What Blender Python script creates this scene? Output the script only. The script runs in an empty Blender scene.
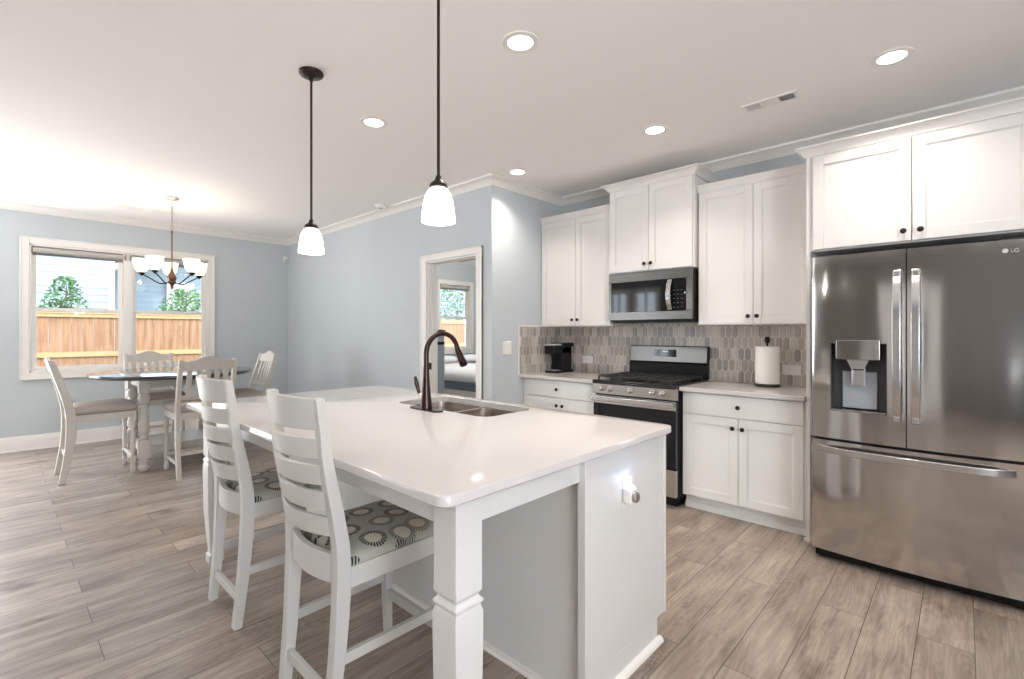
import bpy, math, random
from mathutils import Vector, Matrix
random.seed(7)
PI = math.pi
C = bpy.context.scene.collection
SC = bpy.context.scene

# ------------------------------------------------------------------ camera, world, lights, exposure
cam_d = bpy.data.cameras.new('camera'); cam = bpy.data.objects.new('camera', cam_d); C.objects.link(cam)
cam.location = (0, 0, 1.318); cam.rotation_euler = (PI/2, 0, 0.7518)
cam_d.sensor_width = 36; cam_d.lens = 482.75/1024*36; cam_d.shift_y = -7/1024; cam_d.clip_start = 0.02
SC.camera = cam
SC.view_settings.view_transform = 'Standard'; SC.view_settings.look = 'None'
SC.view_settings.gamma = 1; SC.view_settings.use_curve_mapping = False
SC.view_settings.exposure = 0.27
SC.cycles.use_denoising = True; SC.cycles.max_bounces = 10; SC.cycles.diffuse_bounces = 6
SC.cycles.glossy_bounces = 5; SC.cycles.transmission_bounces = 8; SC.cycles.transparent_max_bounces = 12
SC.cycles.sample_clamp_indirect = 6; SC.cycles.caustics_reflective = False; SC.cycles.caustics_refractive = False
w = bpy.data.worlds.new('world'); SC.world = w; w.use_nodes = True
w.node_tree.nodes['Background'].inputs[0].default_value = (0.80, 0.90, 1.0, 1)
w.node_tree.nodes['Background'].inputs[1].default_value = 6

def light(name, kind, loc, energy, color=(1, 1, 1), size=None, size_y=None, rot=(0, 0, 0), spot=None, blend=.6, radius=None, spread=None):
    d = bpy.data.lights.new(name, kind); d.energy = energy; d.color = color
    if kind == 'AREA':
        d.shape = 'RECTANGLE' if size_y else 'DISK'; d.size = size
        if size_y: d.size_y = size_y
        if spread: d.spread = spread
    if kind == 'SPOT': d.spot_size = spot; d.spot_blend = blend
    if radius is not None: d.shadow_soft_size = radius
    o = bpy.data.objects.new(name, d); C.objects.link(o); o.location = loc; o.rotation_euler = rot
    return o
WARM = (1.0, .86, .70)
# daylight lamps added at unseen openings, tilted up to bounce off the ceiling
DAY = (.93, .965, 1.0)
for x, wd, e in ((-6.5, .42, 10), (-5.75, .52, 12)):
    light('daylight_rear_window', 'AREA', (x, -3.52, 1.35), e, DAY, wd, 1.9, (math.radians(-150), 0, PI), spread=math.radians(120))
light('added_side_uplight', 'AREA', (2.92, -.5, 1.4), 128, DAY, 1.9, 1.8, (0, math.radians(148), 0))  # added from the right, aimed steeply up to lift the ceiling
light('added_patio_daylight', 'AREA', (-7.58, -1.0, 1.15), 122, DAY, 2.1, 1.6, (0, math.radians(-110), 0))  # door added out of view as a daylight source from the left
# portals: guide the sky's light through the dining and bedroom windows
for y, sy in ((1.13, 1.7), (6.47, .8)):
    o = light('window_portal', 'AREA', (-7.82, y, 1.6), 1, DAY, 1.4, sy, (0, -PI/2, 0)); o.data.cycles.is_portal = True
light('sun', 'SUN', (0, 0, 8), 1.5, (1, .95, .88), rot=(math.radians(48), 0, math.radians(72)))
DOWN = [(-2.91, 1.745), (-1.583, 1.753), (-1.578, 3.154), (-.269, 3.154), (-2.88, 3.15), (-.27, 1.75)]
# the lamps' own lights are made with the lamps below

# ------------------------------------------------------------------ materials
def mat(name, col=(.8, .8, .8), rough=.5, metal=0., emis=None, estr=0., coat=0., spec=None, var=0., vscale=8., bump=0., bscale=40., trans=0.):
    m = bpy.data.materials.new(name); m.use_nodes = True
    nt = m.node_tree; b = nt.nodes['Principled BSDF']
    b.inputs['Base Color'].default_value = (*col, 1); b.inputs['Roughness'].default_value = rough
    b.inputs['Metallic'].default_value = metal
    if coat: b.inputs['Coat Weight'].default_value = coat; b.inputs['Coat Roughness'].default_value = .08
    if spec is not None: b.inputs['Specular IOR Level'].default_value = spec
    if trans: b.inputs['Transmission Weight'].default_value = trans
    if emis: b.inputs['Emission Color'].default_value = (*emis, 1); b.inputs['Emission Strength'].default_value = estr
    tc = nt.nodes.new('ShaderNodeTexCoord')
    if var:
        n = nt.nodes.new('ShaderNodeTexNoise'); n.inputs['Scale'].default_value = vscale; n.inputs['Detail'].default_value = 4
        nt.links.new(tc.outputs['Object'], n.inputs['Vector'])
        mx = nt.nodes.new('ShaderNodeMix'); mx.data_type = 'RGBA'
        mx.inputs[6].default_value = (*[c*(1-var) for c in col], 1); mx.inputs[7].default_value = (*[min(1, c*(1+var)) for c in col], 1)
        nt.links.new(n.outputs['Fac'], mx.inputs[0]); nt.links.new(mx.outputs[2], b.inputs['Base Color'])
    if bump:
        n = nt.nodes.new('ShaderNodeTexNoise'); n.inputs['Scale'].default_value = bscale; n.inputs['Detail'].default_value = 3
        nt.links.new(tc.outputs['Object'], n.inputs['Vector'])
        bp = nt.nodes.new('ShaderNodeBump'); bp.inputs['Strength'].default_value = bump; bp.inputs['Distance'].default_value = .002
        nt.links.new(n.outputs['Fac'], bp.inputs['Height']); nt.links.new(bp.outputs['Normal'], b.inputs['Normal'])
    return m

def srgb(r, g, b):
    f = lambda v: ((v/255+.055)/1.055)**2.4 if v/255 > .04045 else v/255/12.92
    return (f(r), f(g), f(b))

M = {}
M['wall'] = mat('wall_blue_grey_paint', srgb(198, 205, 209), .85, var=.015, vscale=3, bump=.08, bscale=180)
M['wall_plain'] = mat('unseen_wall_low_bounce', srgb(112, 106, 100), .85, var=.015, bump=.08, bscale=180)  # darkened so these unseen walls throw back less light
M['ceiling'] = mat('ceiling_white_paint', srgb(247, 243, 240), .9, var=.01, bump=.06, bscale=220)
M['trim'] = mat('trim_white_paint', srgb(238, 234, 229), .45, var=.01)
M['cab'] = mat('cabinet_white_paint', srgb(232, 229, 226), .38, var=.01)
M['cabbase'] = mat('base_cabinet_white_paint', srgb(233, 234, 231), .38, var=.01)
M['island'] = mat('island_pale_grey_paint', srgb(220, 218, 215), .4, var=.01)
M['quartz'] = mat('white_quartz', srgb(208, 203, 201), .08, var=.015, vscale=30, spec=.5)
M['iron'] = mat('dark_bronze', srgb(52, 44, 42), .38, metal=.7, var=.1)
M['faucet'] = mat('oil_rubbed_bronze', srgb(66, 52, 50), .27, metal=.8, var=.25, vscale=9)
M['chrome'] = mat('chrome', (.75, .75, .76), .12, metal=1)
M['black'] = mat('black_plastic', (.008, .008, .009), .38, spec=.25, var=.2)
M['blackgloss'] = mat('black_glass', (.006, .006, .008), .05, spec=.6, var=.1)
M['enamel'] = mat('black_enamel', (.013, .013, .014), .16, var=.1)
M['castiron'] = mat('cast_iron', (.022, .022, .023), .6, bump=.4, bscale=300)
M['grey'] = mat('dark_grey_plastic', (.06, .06, .062), .4, var=.1)
M['plate'] = mat('white_plate', srgb(240, 238, 235), .35, var=.01)
M['paper'] = mat('paper_towel', srgb(244, 242, 238), .95, var=.01, bump=.5, bscale=120)
M['stool'] = mat('stool_white_paint', srgb(202, 200, 195), .42, var=.012)
M['antique'] = mat('antique_white_paint', srgb(203, 198, 190), .5, var=.07, vscale=22)
M['tabletop'] = mat('dark_slate_tabletop', srgb(58, 62, 70), .16, var=.12, vscale=12, coat=.6)
M['linen'] = mat('beige_upholstery', srgb(176, 165, 156), .9, var=.06, vscale=40, bump=.6, bscale=300)
M['copper'] = mat('bronze_brushed', srgb(120, 88, 72), .3, metal=.8, var=.2)
M['nickel'] = mat('brushed_nickel', srgb(186, 180, 172), .32, metal=.9, var=.05)
M['ventdark'] = mat('duct_dark', (.05, .045, .04), .8, var=.1)
M['shade'] = mat('grey_roller_fabric', srgb(190, 187, 181), .85, var=.03, vscale=60)
M['shadedark'] = mat('grey_shade_rail', srgb(122, 120, 120), .6, var=.03)
M['vinyl'] = mat('window_vinyl', srgb(240, 237, 232), .4, var=.01)
M['bedding'] = mat('white_bedding', srgb(236, 236, 238), .95, var=.03, bump=.6, bscale=9)
M['bedgrey'] = mat('slate_bed_frame', srgb(104, 116, 128), .6, var=.06)
M['towergrey'] = mat('pale_grey_plastic', srgb(168, 176, 182), .45, var=.03)
M['ground'] = mat('outside_ground', srgb(132, 128, 104), .95, var=.2, vscale=3)
M['roofpink'] = mat('roof_shingles', srgb(140, 128, 126), .9, var=.08, vscale=14)
M['bark'] = mat('bark', srgb(104, 90, 76), .9, var=.2)
M['leaf'] = mat('leaf_green', srgb(70, 108, 60), .6, var=.3, vscale=5)
M['leafpale'] = mat('leaf_pale_green', srgb(92, 128, 82), .6, var=.3, vscale=5)
M['bulb'] = mat('lit_lens', (1, .98, .94), .5, emis=(1, .97, .92), estr=9)
M['glow'] = mat('lit_frosted_glass', (1, 1, 1), .3, emis=(1, .97, .93), estr=2.0)
M['glowwarm'] = mat('lit_frosted_glass_warm', (.95, .93, .88), .3, emis=(1, .90, .76), estr=.75)
M['bluelamp'] = mat('blue_night_lens', (.6, .7, 1), .4, emis=(.45, .58, 1), estr=1.6)
M['digits'] = mat('display_marks', (.5, .5, .5), .4, emis=(.75, .85, 1), estr=.7)
M['dimmark'] = mat('panel_marks', (.12, .12, .12), .4)
M['logo'] = mat('logo_pale', (.62, .62, .63), .3)

def steel(name, col, rough, wav):
    m = bpy.data.materials.new(name); m.use_nodes = True; nt = m.node_tree; b = nt.nodes['Principled BSDF']
    b.inputs['Metallic'].default_value = 1; b.inputs['Base Color'].default_value = (*col, 1)
    tc = nt.nodes.new('ShaderNodeTexCoord')
    mp = nt.nodes.new('ShaderNodeMapping'); mp.inputs['Scale'].default_value = (3, 3, 900)
    n = nt.nodes.new('ShaderNodeTexNoise'); n.inputs['Scale'].default_value = 1; n.inputs['Detail'].default_value = 2
    nt.links.new(tc.outputs['Object'], mp.inputs[0]); nt.links.new(mp.outputs[0], n.inputs['Vector'])
    mr = nt.nodes.new('ShaderNodeMapRange'); mr.inputs[3].default_value = rough-.04; mr.inputs[4].default_value = rough+.05
    nt.links.new(n.outputs['Fac'], mr.inputs[0]); nt.links.new(mr.outputs[0], b.inputs['Roughness'])
    mp2 = nt.nodes.new('ShaderNodeMapping'); mp2.inputs['Scale'].default_value = (6, 6, .8)
    n2 = nt.nodes.new('ShaderNodeTexNoise'); n2.inputs['Scale'].default_value = 1; n2.inputs['Detail'].default_value = 1
    nt.links.new(tc.outputs['Object'], mp2.inputs[0]); nt.links.new(mp2.outputs[0], n2.inputs['Vector'])
    bp = nt.nodes.new('ShaderNodeBump'); bp.inputs['Strength'].default_value = wav; bp.inputs['Distance'].default_value = .02
    nt.links.new(n2.outputs['Fac'], bp.inputs['Height']); nt.links.new(bp.outputs['Normal'], b.inputs['Normal'])
    b.inputs['Anisotropic'].default_value = .6
    return m
M['steel'] = steel('stainless_steel', (.58, .565, .555), .12, .6)
M['steellight'] = steel('stainless_steel_bright', (.62, .61, .60), .24, .05)
M['steeldark'] = steel('stainless_steel_dark', (.21, .20, .19), .22, .05)
M['steelpanel'] = steel('stainless_steel_panel', (.30, .295, .285), .36, .03)
M['steelsink'] = steel('stainless_sink', (.62, .56, .52), .25, .05)

def floor_mat():
    m = bpy.data.materials.new('grey_brown_plank_floor'); m.use_nodes = True; nt = m.node_tree; L = nt.links; N = nt.nodes
    b = N['Principled BSDF']; b.inputs['Roughness'].default_value = .33
    tc = N.new('ShaderNodeTexCoord')
    mp = N.new('ShaderNodeMapping'); mp.inputs['Rotation'].default_value = (0, 0, PI/2); mp.inputs['Location'].default_value = (.3, -.035, 0)
    L.new(tc.outputs['Object'], mp.inputs[0])
    br = N.new('ShaderNodeTexBrick'); br.offset = .37; br.offset_frequency = 2; br.squash = 1
    br.inputs['Color1'].default_value = (0, 0, 0, 1); br.inputs['Color2'].default_value = (1, 1, 1, 1); br.inputs['Mortar'].default_value = (0, 0, 0, 1)
    br.inputs['Scale'].default_value = 1; br.inputs['Mortar Size'].default_value = .0016; br.inputs['Mortar Smooth'].default_value = .2
    br.inputs['Bias'].default_value = 0; br.inputs['Brick Width'].default_value = 1.22; br.inputs['Row Height'].default_value = .183
    L.new(mp.outputs[0], br.inputs['Vector'])
    # grain, shifted from plank to plank
    sh = N.new('ShaderNodeVectorMath'); sh.operation = 'MULTIPLY_ADD'; sh.inputs[1].default_value = (3.1, 7.7, 5.3)
    L.new(br.outputs['Color'], sh.inputs[0]); L.new(tc.outputs['Object'], sh.inputs[2])
    g1 = N.new('ShaderNodeMapping'); g1.inputs['Scale'].default_value = (48, 2.6, 1); L.new(sh.outputs[0], g1.inputs[0])
    n1 = N.new('ShaderNodeTexNoise'); n1.inputs['Scale'].default_value = 1; n1.inputs['Detail'].default_value = 7; n1.inputs['Roughness'].default_value = .65; n1.inputs['Distortion'].default_value = .7
    L.new(g1.outputs[0], n1.inputs['Vector'])
    g2 = N.new('ShaderNodeMapping'); g2.inputs['Scale'].default_value = (6, 1.3, 1); L.new(sh.outputs[0], g2.inputs[0])
    n2 = N.new('ShaderNodeTexNoise'); n2.inputs['Scale'].default_value = 1; n2.inputs['Detail'].default_value = 4; n2.inputs['Distortion'].default_value = 1.4
    L.new(g2.outputs[0], n2.inputs['Vector'])
    cr = N.new('ShaderNodeValToRGB'); e = cr.color_ramp.elements
    e[0].position = .30; e[0].color = (*srgb(108, 95, 86), 1); e[1].position = .70; e[1].color = (*srgb(194, 179, 166), 1)
    k = e.new(.5); k.color = (*srgb(160, 145, 133), 1)
    # cathedral rings and knots
    g3 = N.new('ShaderNodeMapping'); g3.inputs['Scale'].default_value = (5.5, .75, 1); L.new(sh.outputs[0], g3.inputs[0])
    n3 = N.new('ShaderNodeTexNoise'); n3.inputs['Scale'].default_value = 1; n3.inputs['Detail'].default_value = 2; n3.inputs['Distortion'].default_value = .35
    L.new(g3.outputs[0], n3.inputs['Vector'])
    rm = N.new('ShaderNodeMath'); rm.operation = 'MULTIPLY'; rm.inputs[1].default_value = 200; L.new(n3.outputs['Fac'], rm.inputs[0])
    rs = N.new('ShaderNodeMath'); rs.operation = 'SINE'; L.new(rm.outputs[0], rs.inputs[0])
    g4 = N.new('ShaderNodeMapping'); g4.inputs['Scale'].default_value = (4.5, 2.2, 1); L.new(sh.outputs[0], g4.inputs[0])
    n4 = N.new('ShaderNodeTexNoise'); n4.inputs['Scale'].default_value = 1; n4.inputs['Detail'].default_value = 3; L.new(g4.outputs[0], n4.inputs['Vector'])
    kn = N.new('ShaderNodeMapRange'); kn.inputs[1].default_value = .62; kn.inputs[2].default_value = .76; kn.inputs[3].default_value = 0; kn.inputs[4].default_value = .20; L.new(n4.outputs['Fac'], kn.inputs[0])
    rk = N.new('ShaderNodeMath'); rk.operation = 'MULTIPLY_ADD'; rk.inputs[1].default_value = .024; L.new(rs.outputs[0], rk.inputs[0])
    nk = N.new('ShaderNodeMath'); nk.operation = 'MULTIPLY'; nk.inputs[1].default_value = -1; L.new(kn.outputs[0], nk.inputs[0]); L.new(nk.outputs[0], rk.inputs[2])
    ad = N.new('ShaderNodeMath'); ad.operation = 'MULTIPLY_ADD'; ad.inputs[1].default_value = .5; L.new(n1.outputs['Fac'], ad.inputs[0])
    h2 = N.new('ShaderNodeMath'); h2.operation = 'MULTIPLY'; h2.inputs[1].default_value = .5; L.new(n2.outputs['Fac'], h2.inputs[0]); L.new(h2.outputs[0], ad.inputs[2])
    sm = N.new('ShaderNodeMath'); sm.operation = 'ADD'; L.new(ad.outputs[0], sm.inputs[0]); L.new(rk.outputs[0], sm.inputs[1])
    L.new(sm.outputs[0], cr.inputs[0])
    tone = N.new('ShaderNodeMapRange'); tone.inputs[3].default_value = .84; tone.inputs[4].default_value = 1.06; L.new(br.outputs['Color'], tone.inputs[0])
    mu = N.new('ShaderNodeMix'); mu.data_type = 'RGBA'; mu.blend_type = 'MULTIPLY'; mu.inputs[0].default_value = 1
    L.new(cr.outputs[0], mu.inputs[6]); L.new(tone.outputs[0], mu.inputs[7])
    mo = N.new('ShaderNodeMix'); mo.data_type = 'RGBA'; mo.inputs[7].default_value = (*srgb(70, 60, 54), 1)
    L.new(br.outputs['Fac'], mo.inputs[0]); L.new(mu.outputs[2], mo.inputs[6]); L.new(mo.outputs[2], b.inputs['Base Color'])
    rr = N.new('ShaderNodeMapRange'); rr.inputs[3].default_value = .27; rr.inputs[4].default_value = .42; L.new(n1.outputs['Fac'], rr.inputs[0]); L.new(rr.outputs[0], b.inputs['Roughness'])
    bp = N.new('ShaderNodeBump'); bp.inputs['Strength'].default_value = .25; bp.inputs['Distance'].default_value = .0015
    sb = N.new('ShaderNodeMath'); sb.operation = 'SUBTRACT'; L.new(n1.outputs['Fac'], sb.inputs[0]); L.new(br.outputs['Fac'], sb.inputs[1])
    L.new(sb.outputs[0], bp.inputs['Height']); L.new(bp.outputs['Normal'], b.inputs['Normal'])
    return m
M['floor'] = floor_mat()

def tile_mat(name, c1, c2):
    m = bpy.data.materials.new(name); m.use_nodes = True; nt = m.node_tree; L = nt.links; N = nt.nodes
    b = N['Principled BSDF']; b.inputs['Roughness'].default_value = .28
    tc = N.new('ShaderNodeTexCoord'); mp = N.new('ShaderNodeMapping'); mp.inputs['Scale'].default_value = (150, 150, 9); L.new(tc.outputs['Object'], mp.inputs[0])
    n = N.new('ShaderNodeTexNoise'); n.inputs['Scale'].default_value = 1; n.inputs['Detail'].default_value = 3; L.new(mp.outputs[0], n.inputs['Vector'])
    cr = N.new('ShaderNodeValToRGB'); cr.color_ramp.elements[0].position = .3; cr.color_ramp.elements[1].position = .7
    cr.color_ramp.elements[0].color = (*c1, 1); cr.color_ramp.elements[1].color = (*c2, 1)
    L.new(n.outputs['Fac'], cr.inputs[0]); L.new(cr.outputs[0], b.inputs['Base Color'])
    return m
TILES = [tile_mat('picket_tile_a', srgb(150, 143, 136), srgb(190, 182, 173)), tile_mat('picket_tile_b', srgb(178, 171, 162), srgb(210, 203, 194)),
         tile_mat('picket_tile_c', srgb(132, 128, 125), srgb(174, 169, 164)), tile_mat('picket_tile_d', srgb(190, 181, 170), srgb(218, 210, 200))]
M['grout'] = mat('pale_grout', srgb(236, 229, 220), .9, var=.02)

def fabric_mat():
    m = bpy.data.materials.new('starburst_print_fabric'); m.use_nodes = True; nt = m.node_tree; L = nt.links; N = nt.nodes
    b = N['Principled BSDF']; b.inputs['Roughness'].default_value = .85
    tc = N.new('ShaderNodeTexCoord')
    sx = N.new('ShaderNodeSeparateXYZ'); L.new(tc.outputs['Object'], sx.inputs[0]); cx = N.new('ShaderNodeCombineXYZ')
    L.new(sx.outputs[0], cx.inputs[0]); L.new(sx.outputs[1], cx.inputs[1])
    vo = N.new('ShaderNodeTexVoronoi'); vo.voronoi_dimensions = '2D'; vo.inputs['Scale'].default_value = 8.6; vo.inputs['Randomness'].default_value = .45
    L.new(cx.outputs[0], vo.inputs['Vector'])
    df = N.new('ShaderNodeVectorMath'); df.operation = 'SUBTRACT'; L.new(cx.outputs[0], df.inputs[0]); L.new(vo.outputs['Position'], df.inputs[1])
    s2 = N.new('ShaderNodeSeparateXYZ'); L.new(df.outputs[0], s2.inputs[0])
    at = N.new('ShaderNodeMath'); at.operation = 'ARCTAN2'; L.new(s2.outputs[1], at.inputs[0]); L.new(s2.outputs[0], at.inputs[1])
    mk = N.new('ShaderNodeMath'); mk.operation = 'MULTIPLY'; mk.inputs[1].default_value = 26; L.new(at.outputs[0], mk.inputs[0])
    sn = N.new('ShaderNodeMath'); sn.operation = 'SINE'; L.new(mk.outputs[0], sn.inputs[0])
    gt = N.new('ShaderNodeMath'); gt.operation = 'GREATER_THAN'; gt.inputs[1].default_value = -.25; L.new(sn.outputs[0], gt.inputs[0])
    # ring band where distance is between .26 and .44
    d = vo.outputs['Distance']
    sep = N.new('ShaderNodeSeparateColor'); L.new(vo.outputs['Color'], sep.inputs[0])
    r0 = N.new('ShaderNodeMath'); r0.operation = 'GREATER_THAN'; r0.inputs[1].default_value = .27; L.new(d, r0.inputs[0])
    r1 = N.new('ShaderNodeMath'); r1.operation = 'LESS_THAN'; r1.inputs[1].default_value = .42; L.new(d, r1.inputs[0])
    a1 = N.new('ShaderNodeMath'); a1.operation = 'MULTIPLY'; L.new(r0.outputs[0], a1.inputs[0]); L.new(r1.outputs[0], a1.inputs[1])
    a2 = N.new('ShaderNodeMath'); a2.operation = 'MULTIPLY'; L.new(a1.outputs[0], a2.inputs[0]); L.new(gt.outputs[0], a2.inputs[1])
    inn = N.new('ShaderNodeMath'); inn.operation = 'LESS_THAN'; inn.inputs[1].default_value = .25; L.new(d, inn.inputs[0])
    rc = N.new('ShaderNodeValToRGB'); rc.color_ramp.interpolation = 'CONSTANT'; L.new(sep.outputs[0], rc.inputs[0])
    e = rc.color_ramp.elements; e[0].position = 0; e[0].color = (*srgb(34, 38, 56), 1); e[1].position = .38; e[1].color = (*srgb(28, 28, 32), 1)
    k = e.new(.6); k.color = (*srgb(140, 118, 92), 1); k = e.new(.8); k.color = (*srgb(98, 112, 112), 1)
    m1 = N.new('ShaderNodeMix'); m1.data_type = 'RGBA'; m1.inputs[6].default_value = (*srgb(176, 174, 164), 1); m1.inputs[7].default_value = (*srgb(214, 206, 192), 1)
    L.new(inn.outputs[0], m1.inputs[0])
    m2 = N.new('ShaderNodeMix'); m2.data_type = 'RGBA'; L.new(a2.outputs[0], m2.inputs[0]); L.new(m1.outputs[2], m2.inputs[6]); L.new(rc.outputs[0], m2.inputs[7])
    L.new(m2.outputs[2], b.inputs['Base Color'])
    return m
M['fabric'] = fabric_mat()

def wood_fence():
    m = bpy.data.materials.new('cedar_fence_board'); m.use_nodes = True; nt = m.node_tree; L = nt.links; N = nt.nodes
    b = N['Principled BSDF']; b.inputs['Roughness'].default_value = .8
    tc = N.new('ShaderNodeTexCoord'); mp = N.new('ShaderNodeMapping'); mp.inputs['Scale'].default_value = (1, 18, 1.6); L.new(tc.outputs['Object'], mp.inputs[0])
    n = N.new('ShaderNodeTexNoise'); n.inputs['Scale'].default_value = 1; n.inputs['Detail'].default_value = 5; L.new(mp.outputs[0], n.inputs['Vector'])
    cr = N.new('ShaderNodeValToRGB'); cr.color_ramp.elements[0].position = .3; cr.color_ramp.elements[1].position = .7
    cr.color_ramp.elements[0].color = (*srgb(128, 92, 66), 1); cr.color_ramp.elements[1].color = (*srgb(170, 128, 98), 1)
    L.new(n.outputs['Fac'], cr.inputs[0]); L.new(cr.outputs[0], b.inputs['Base Color'])
    return m
M['fence'] = wood_fence()
M['fencerail'] = mat('fence_rail_pine', srgb(182, 144, 104), .75, var=.08, vscale=6)

def siding(name, col):
    m = bpy.data.materials.new(name); m.use_nodes = True; nt = m.node_tree; b = nt.nodes['Principled BSDF']
    b.inputs['Base Color'].default_value = (*col, 1); b.inputs['Roughness'].default_value = .7
    n = nt.nodes.new('ShaderNodeTexNoise'); n.inputs['Scale'].default_value = 2
    mx = nt.nodes.new('ShaderNodeMix'); mx.data_type = 'RGBA'; mx.inputs[6].default_value = (*[c*.94 for c in col], 1); mx.inputs[7].default_value = (*col, 1)
    nt.links.new(n.outputs['Fac'], mx.inputs[0]); nt.links.new(mx.outputs[2], b.inputs['Base Color'])
    return m
M['siding'] = siding('white_lap_siding', srgb(152, 160, 172))
M['sidingblue'] = siding('blue_grey_siding', srgb(138, 150, 160))

def glass():
    m = bpy.data.materials.new('window_glass'); m.use_nodes = True; nt = m.node_tree; N = nt.nodes; L = nt.links
    N.remove(N['Principled BSDF']); t = N.new('ShaderNodeBsdfTransparent'); g = N.new('ShaderNodeBsdfGlossy'); g.inputs['Roughness'].default_value = .01
    t.inputs[0].default_value = (.97, .985, .98, 1)
    f = N.new('ShaderNodeFresnel'); f.inputs['IOR'].default_value = 1.45; mx = N.new('ShaderNodeMixShader')
    L.new(f.outputs[0], mx.inputs[0]); L.new(t.outputs[0], mx.inputs[1]); L.new(g.outputs[0], mx.inputs[2]); L.new(mx.outputs[0], N['Material Output'].inputs[0])
    return m
M['glass'] = glass()

# ------------------------------------------------------------------ mesh helpers
OFF = {}
class MB:
    def __init__(s): s.v = []; s.f = []; s.mi = []
    def add(s, vs, fs, mi=0):
        n = len(s.v); s.v += [tuple(p) for p in vs]; s.f += [tuple(n+i for i in q) for q in fs]; s.mi += [mi]*len(fs); return s
    def box(s, x0, x1, y0, y1, z0, z1, mi=0):
        if x0 > x1: x0, x1 = x1, x0
        if y0 > y1: y0, y1 = y1, y0
        if z0 > z1: z0, z1 = z1, z0
        vs = [(x, y, z) for z in (z0, z1) for y in (y0, y1) for x in (x0, x1)]
        return s.add(vs, [(0, 2, 3, 1), (4, 5, 7, 6), (0, 1, 5, 4), (2, 6, 7, 3), (0, 4, 6, 2), (1, 3, 7, 5)], mi)
    def loft(s, secs, cap=True, closed=False, mi=0):
        n = len(secs[0]); vs = [p for q in secs for p in q]; fs = []
        m = len(secs)
        for i in range(m if closed else m-1):
            j = (i+1) % m
            for k in range(n): fs.append((i*n+k, i*n+(k+1) % n, j*n+(k+1) % n, j*n+k))
        if cap and not closed: fs += [tuple(range(n-1, -1, -1)), tuple((m-1)*n+k for k in range(n))]
        return s.add(vs, fs, mi)
    def lathe(s, prof, cx=0, cy=0, seg=24, mi=0, cap=True):
        return s.loft([[(cx+r*math.cos(2*PI*k/seg), cy+r*math.sin(2*PI*k/seg), z) for k in range(seg)] for r, z in prof], cap, mi=mi)
    def tube(s, pts, rad, seg=10, cap=True, closed=False, mi=0):
        P = [Vector(p) for p in pts]; n = len(P); secs = []; up = None
        for i in range(n):
            if closed: t = P[(i+1) % n]-P[i-1]
            else: t = P[min(i+1, n-1)]-P[max(i-1, 0)]
            t.normalize()
            if up is None:
                up = Vector((0, 0, 1)) if abs(t.z) < .9 else Vector((1, 0, 0))
            a = up-t*up.dot(t)
            a.normalize(); up = a; b = t.cross(a)
            r = rad[i] if isinstance(rad, (list, tuple)) else rad
            secs.append([tuple(P[i]+a*(r*math.cos(2*PI*k/seg))+b*(r*math.sin(2*PI*k/seg))) for k in range(seg)])
        return s.loft(secs, cap, closed, mi)
    def bar(s, p0, p1, w, h, up=(0, 0, 1), mi=0):
        a = Vector(p0); b = Vector(p1); t = (b-a).normalized(); u = Vector(up); u = (u-t*u.dot(t)).normalized(); q = t.cross(u)
        sec = lambda c: [tuple(c+q*(sx*w/2)+u*(sy*h/2)) for sx, sy in ((-1, -1), (1, -1), (1, 1), (-1, 1))]
        return s.loft([sec(a), sec(b)], mi=mi)
    def prism(s, poly, axis, d0, d1, mi=0):
        f = {'x': lambda p, d: (d, p[0], p[1]), 'y': lambda p, d: (p[0], d, p[1]), 'z': lambda p, d: (p[0], p[1], d)}[axis]
        return s.loft([[f(p, d0) for p in poly], [f(p, d1) for p in poly]], mi=mi)
    def mould(s, path, prof, side=1, mi=0):
        # path: xy points; prof: (outward, z) polygon; outward = left of travel * side
        n = len(path); secs = []
        def nrm(a, b):
            d = Vector((b[0]-a[0], b[1]-a[1])).normalized(); return Vector((-d.y, d.x))*side
        for i, p in enumerate(path):
            if i == 0: o = nrm(path[0], path[1])
            elif i == n-1: o = nrm(path[-2], path[-1])
            else:
                a = nrm(path[i-1], p); b = nrm(p, path[i+1]); o = (a+b)/(1+a.dot(b))
            secs.append([(p[0]+o.x*d, p[1]+o.y*d, z) for d, z in prof])
        return s.loft(secs, mi=mi)
    def build(s, name, m, parent=None, bevel=0, smooth=35, loc=None, seg=2):
        off = Vector(loc) if loc is not None else (Vector(OFF.get(parent.name, (0, 0, 0))) if parent else Vector((0, 0, 0)))
        me = bpy.data.meshes.new(name); me.from_pydata([tuple(Vector(p)-off) for p in s.v], [], s.f)
        for x in (m if isinstance(m, (list, tuple)) else [m]): me.materials.append(x)
        if any(s.mi): me.polygons.foreach_set('material_index', s.mi)
        me.update()
        import bmesh
        b = bmesh.new(); b.from_mesh(me); bmesh.ops.recalc_face_normals(b, faces=b.faces); b.to_mesh(me); b.free()
        if smooth:
            me.polygons.foreach_set('use_smooth', [True]*len(me.polygons)); me.set_sharp_from_angle(angle=math.radians(smooth))
        o = bpy.data.objects.new(name, me); C.objects.link(o)
        if parent: o.parent = parent
        elif loc is not None: o.location = loc
        OFF[o.name] = tuple(off)
        if bevel:
            md = o.modifiers.new('bevel', 'BEVEL'); md.width = bevel; md.segments = seg; md.limit_method = 'ANGLE'; md.angle_limit = math.radians(40)
            md.harden_normals = True
        return o

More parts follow.
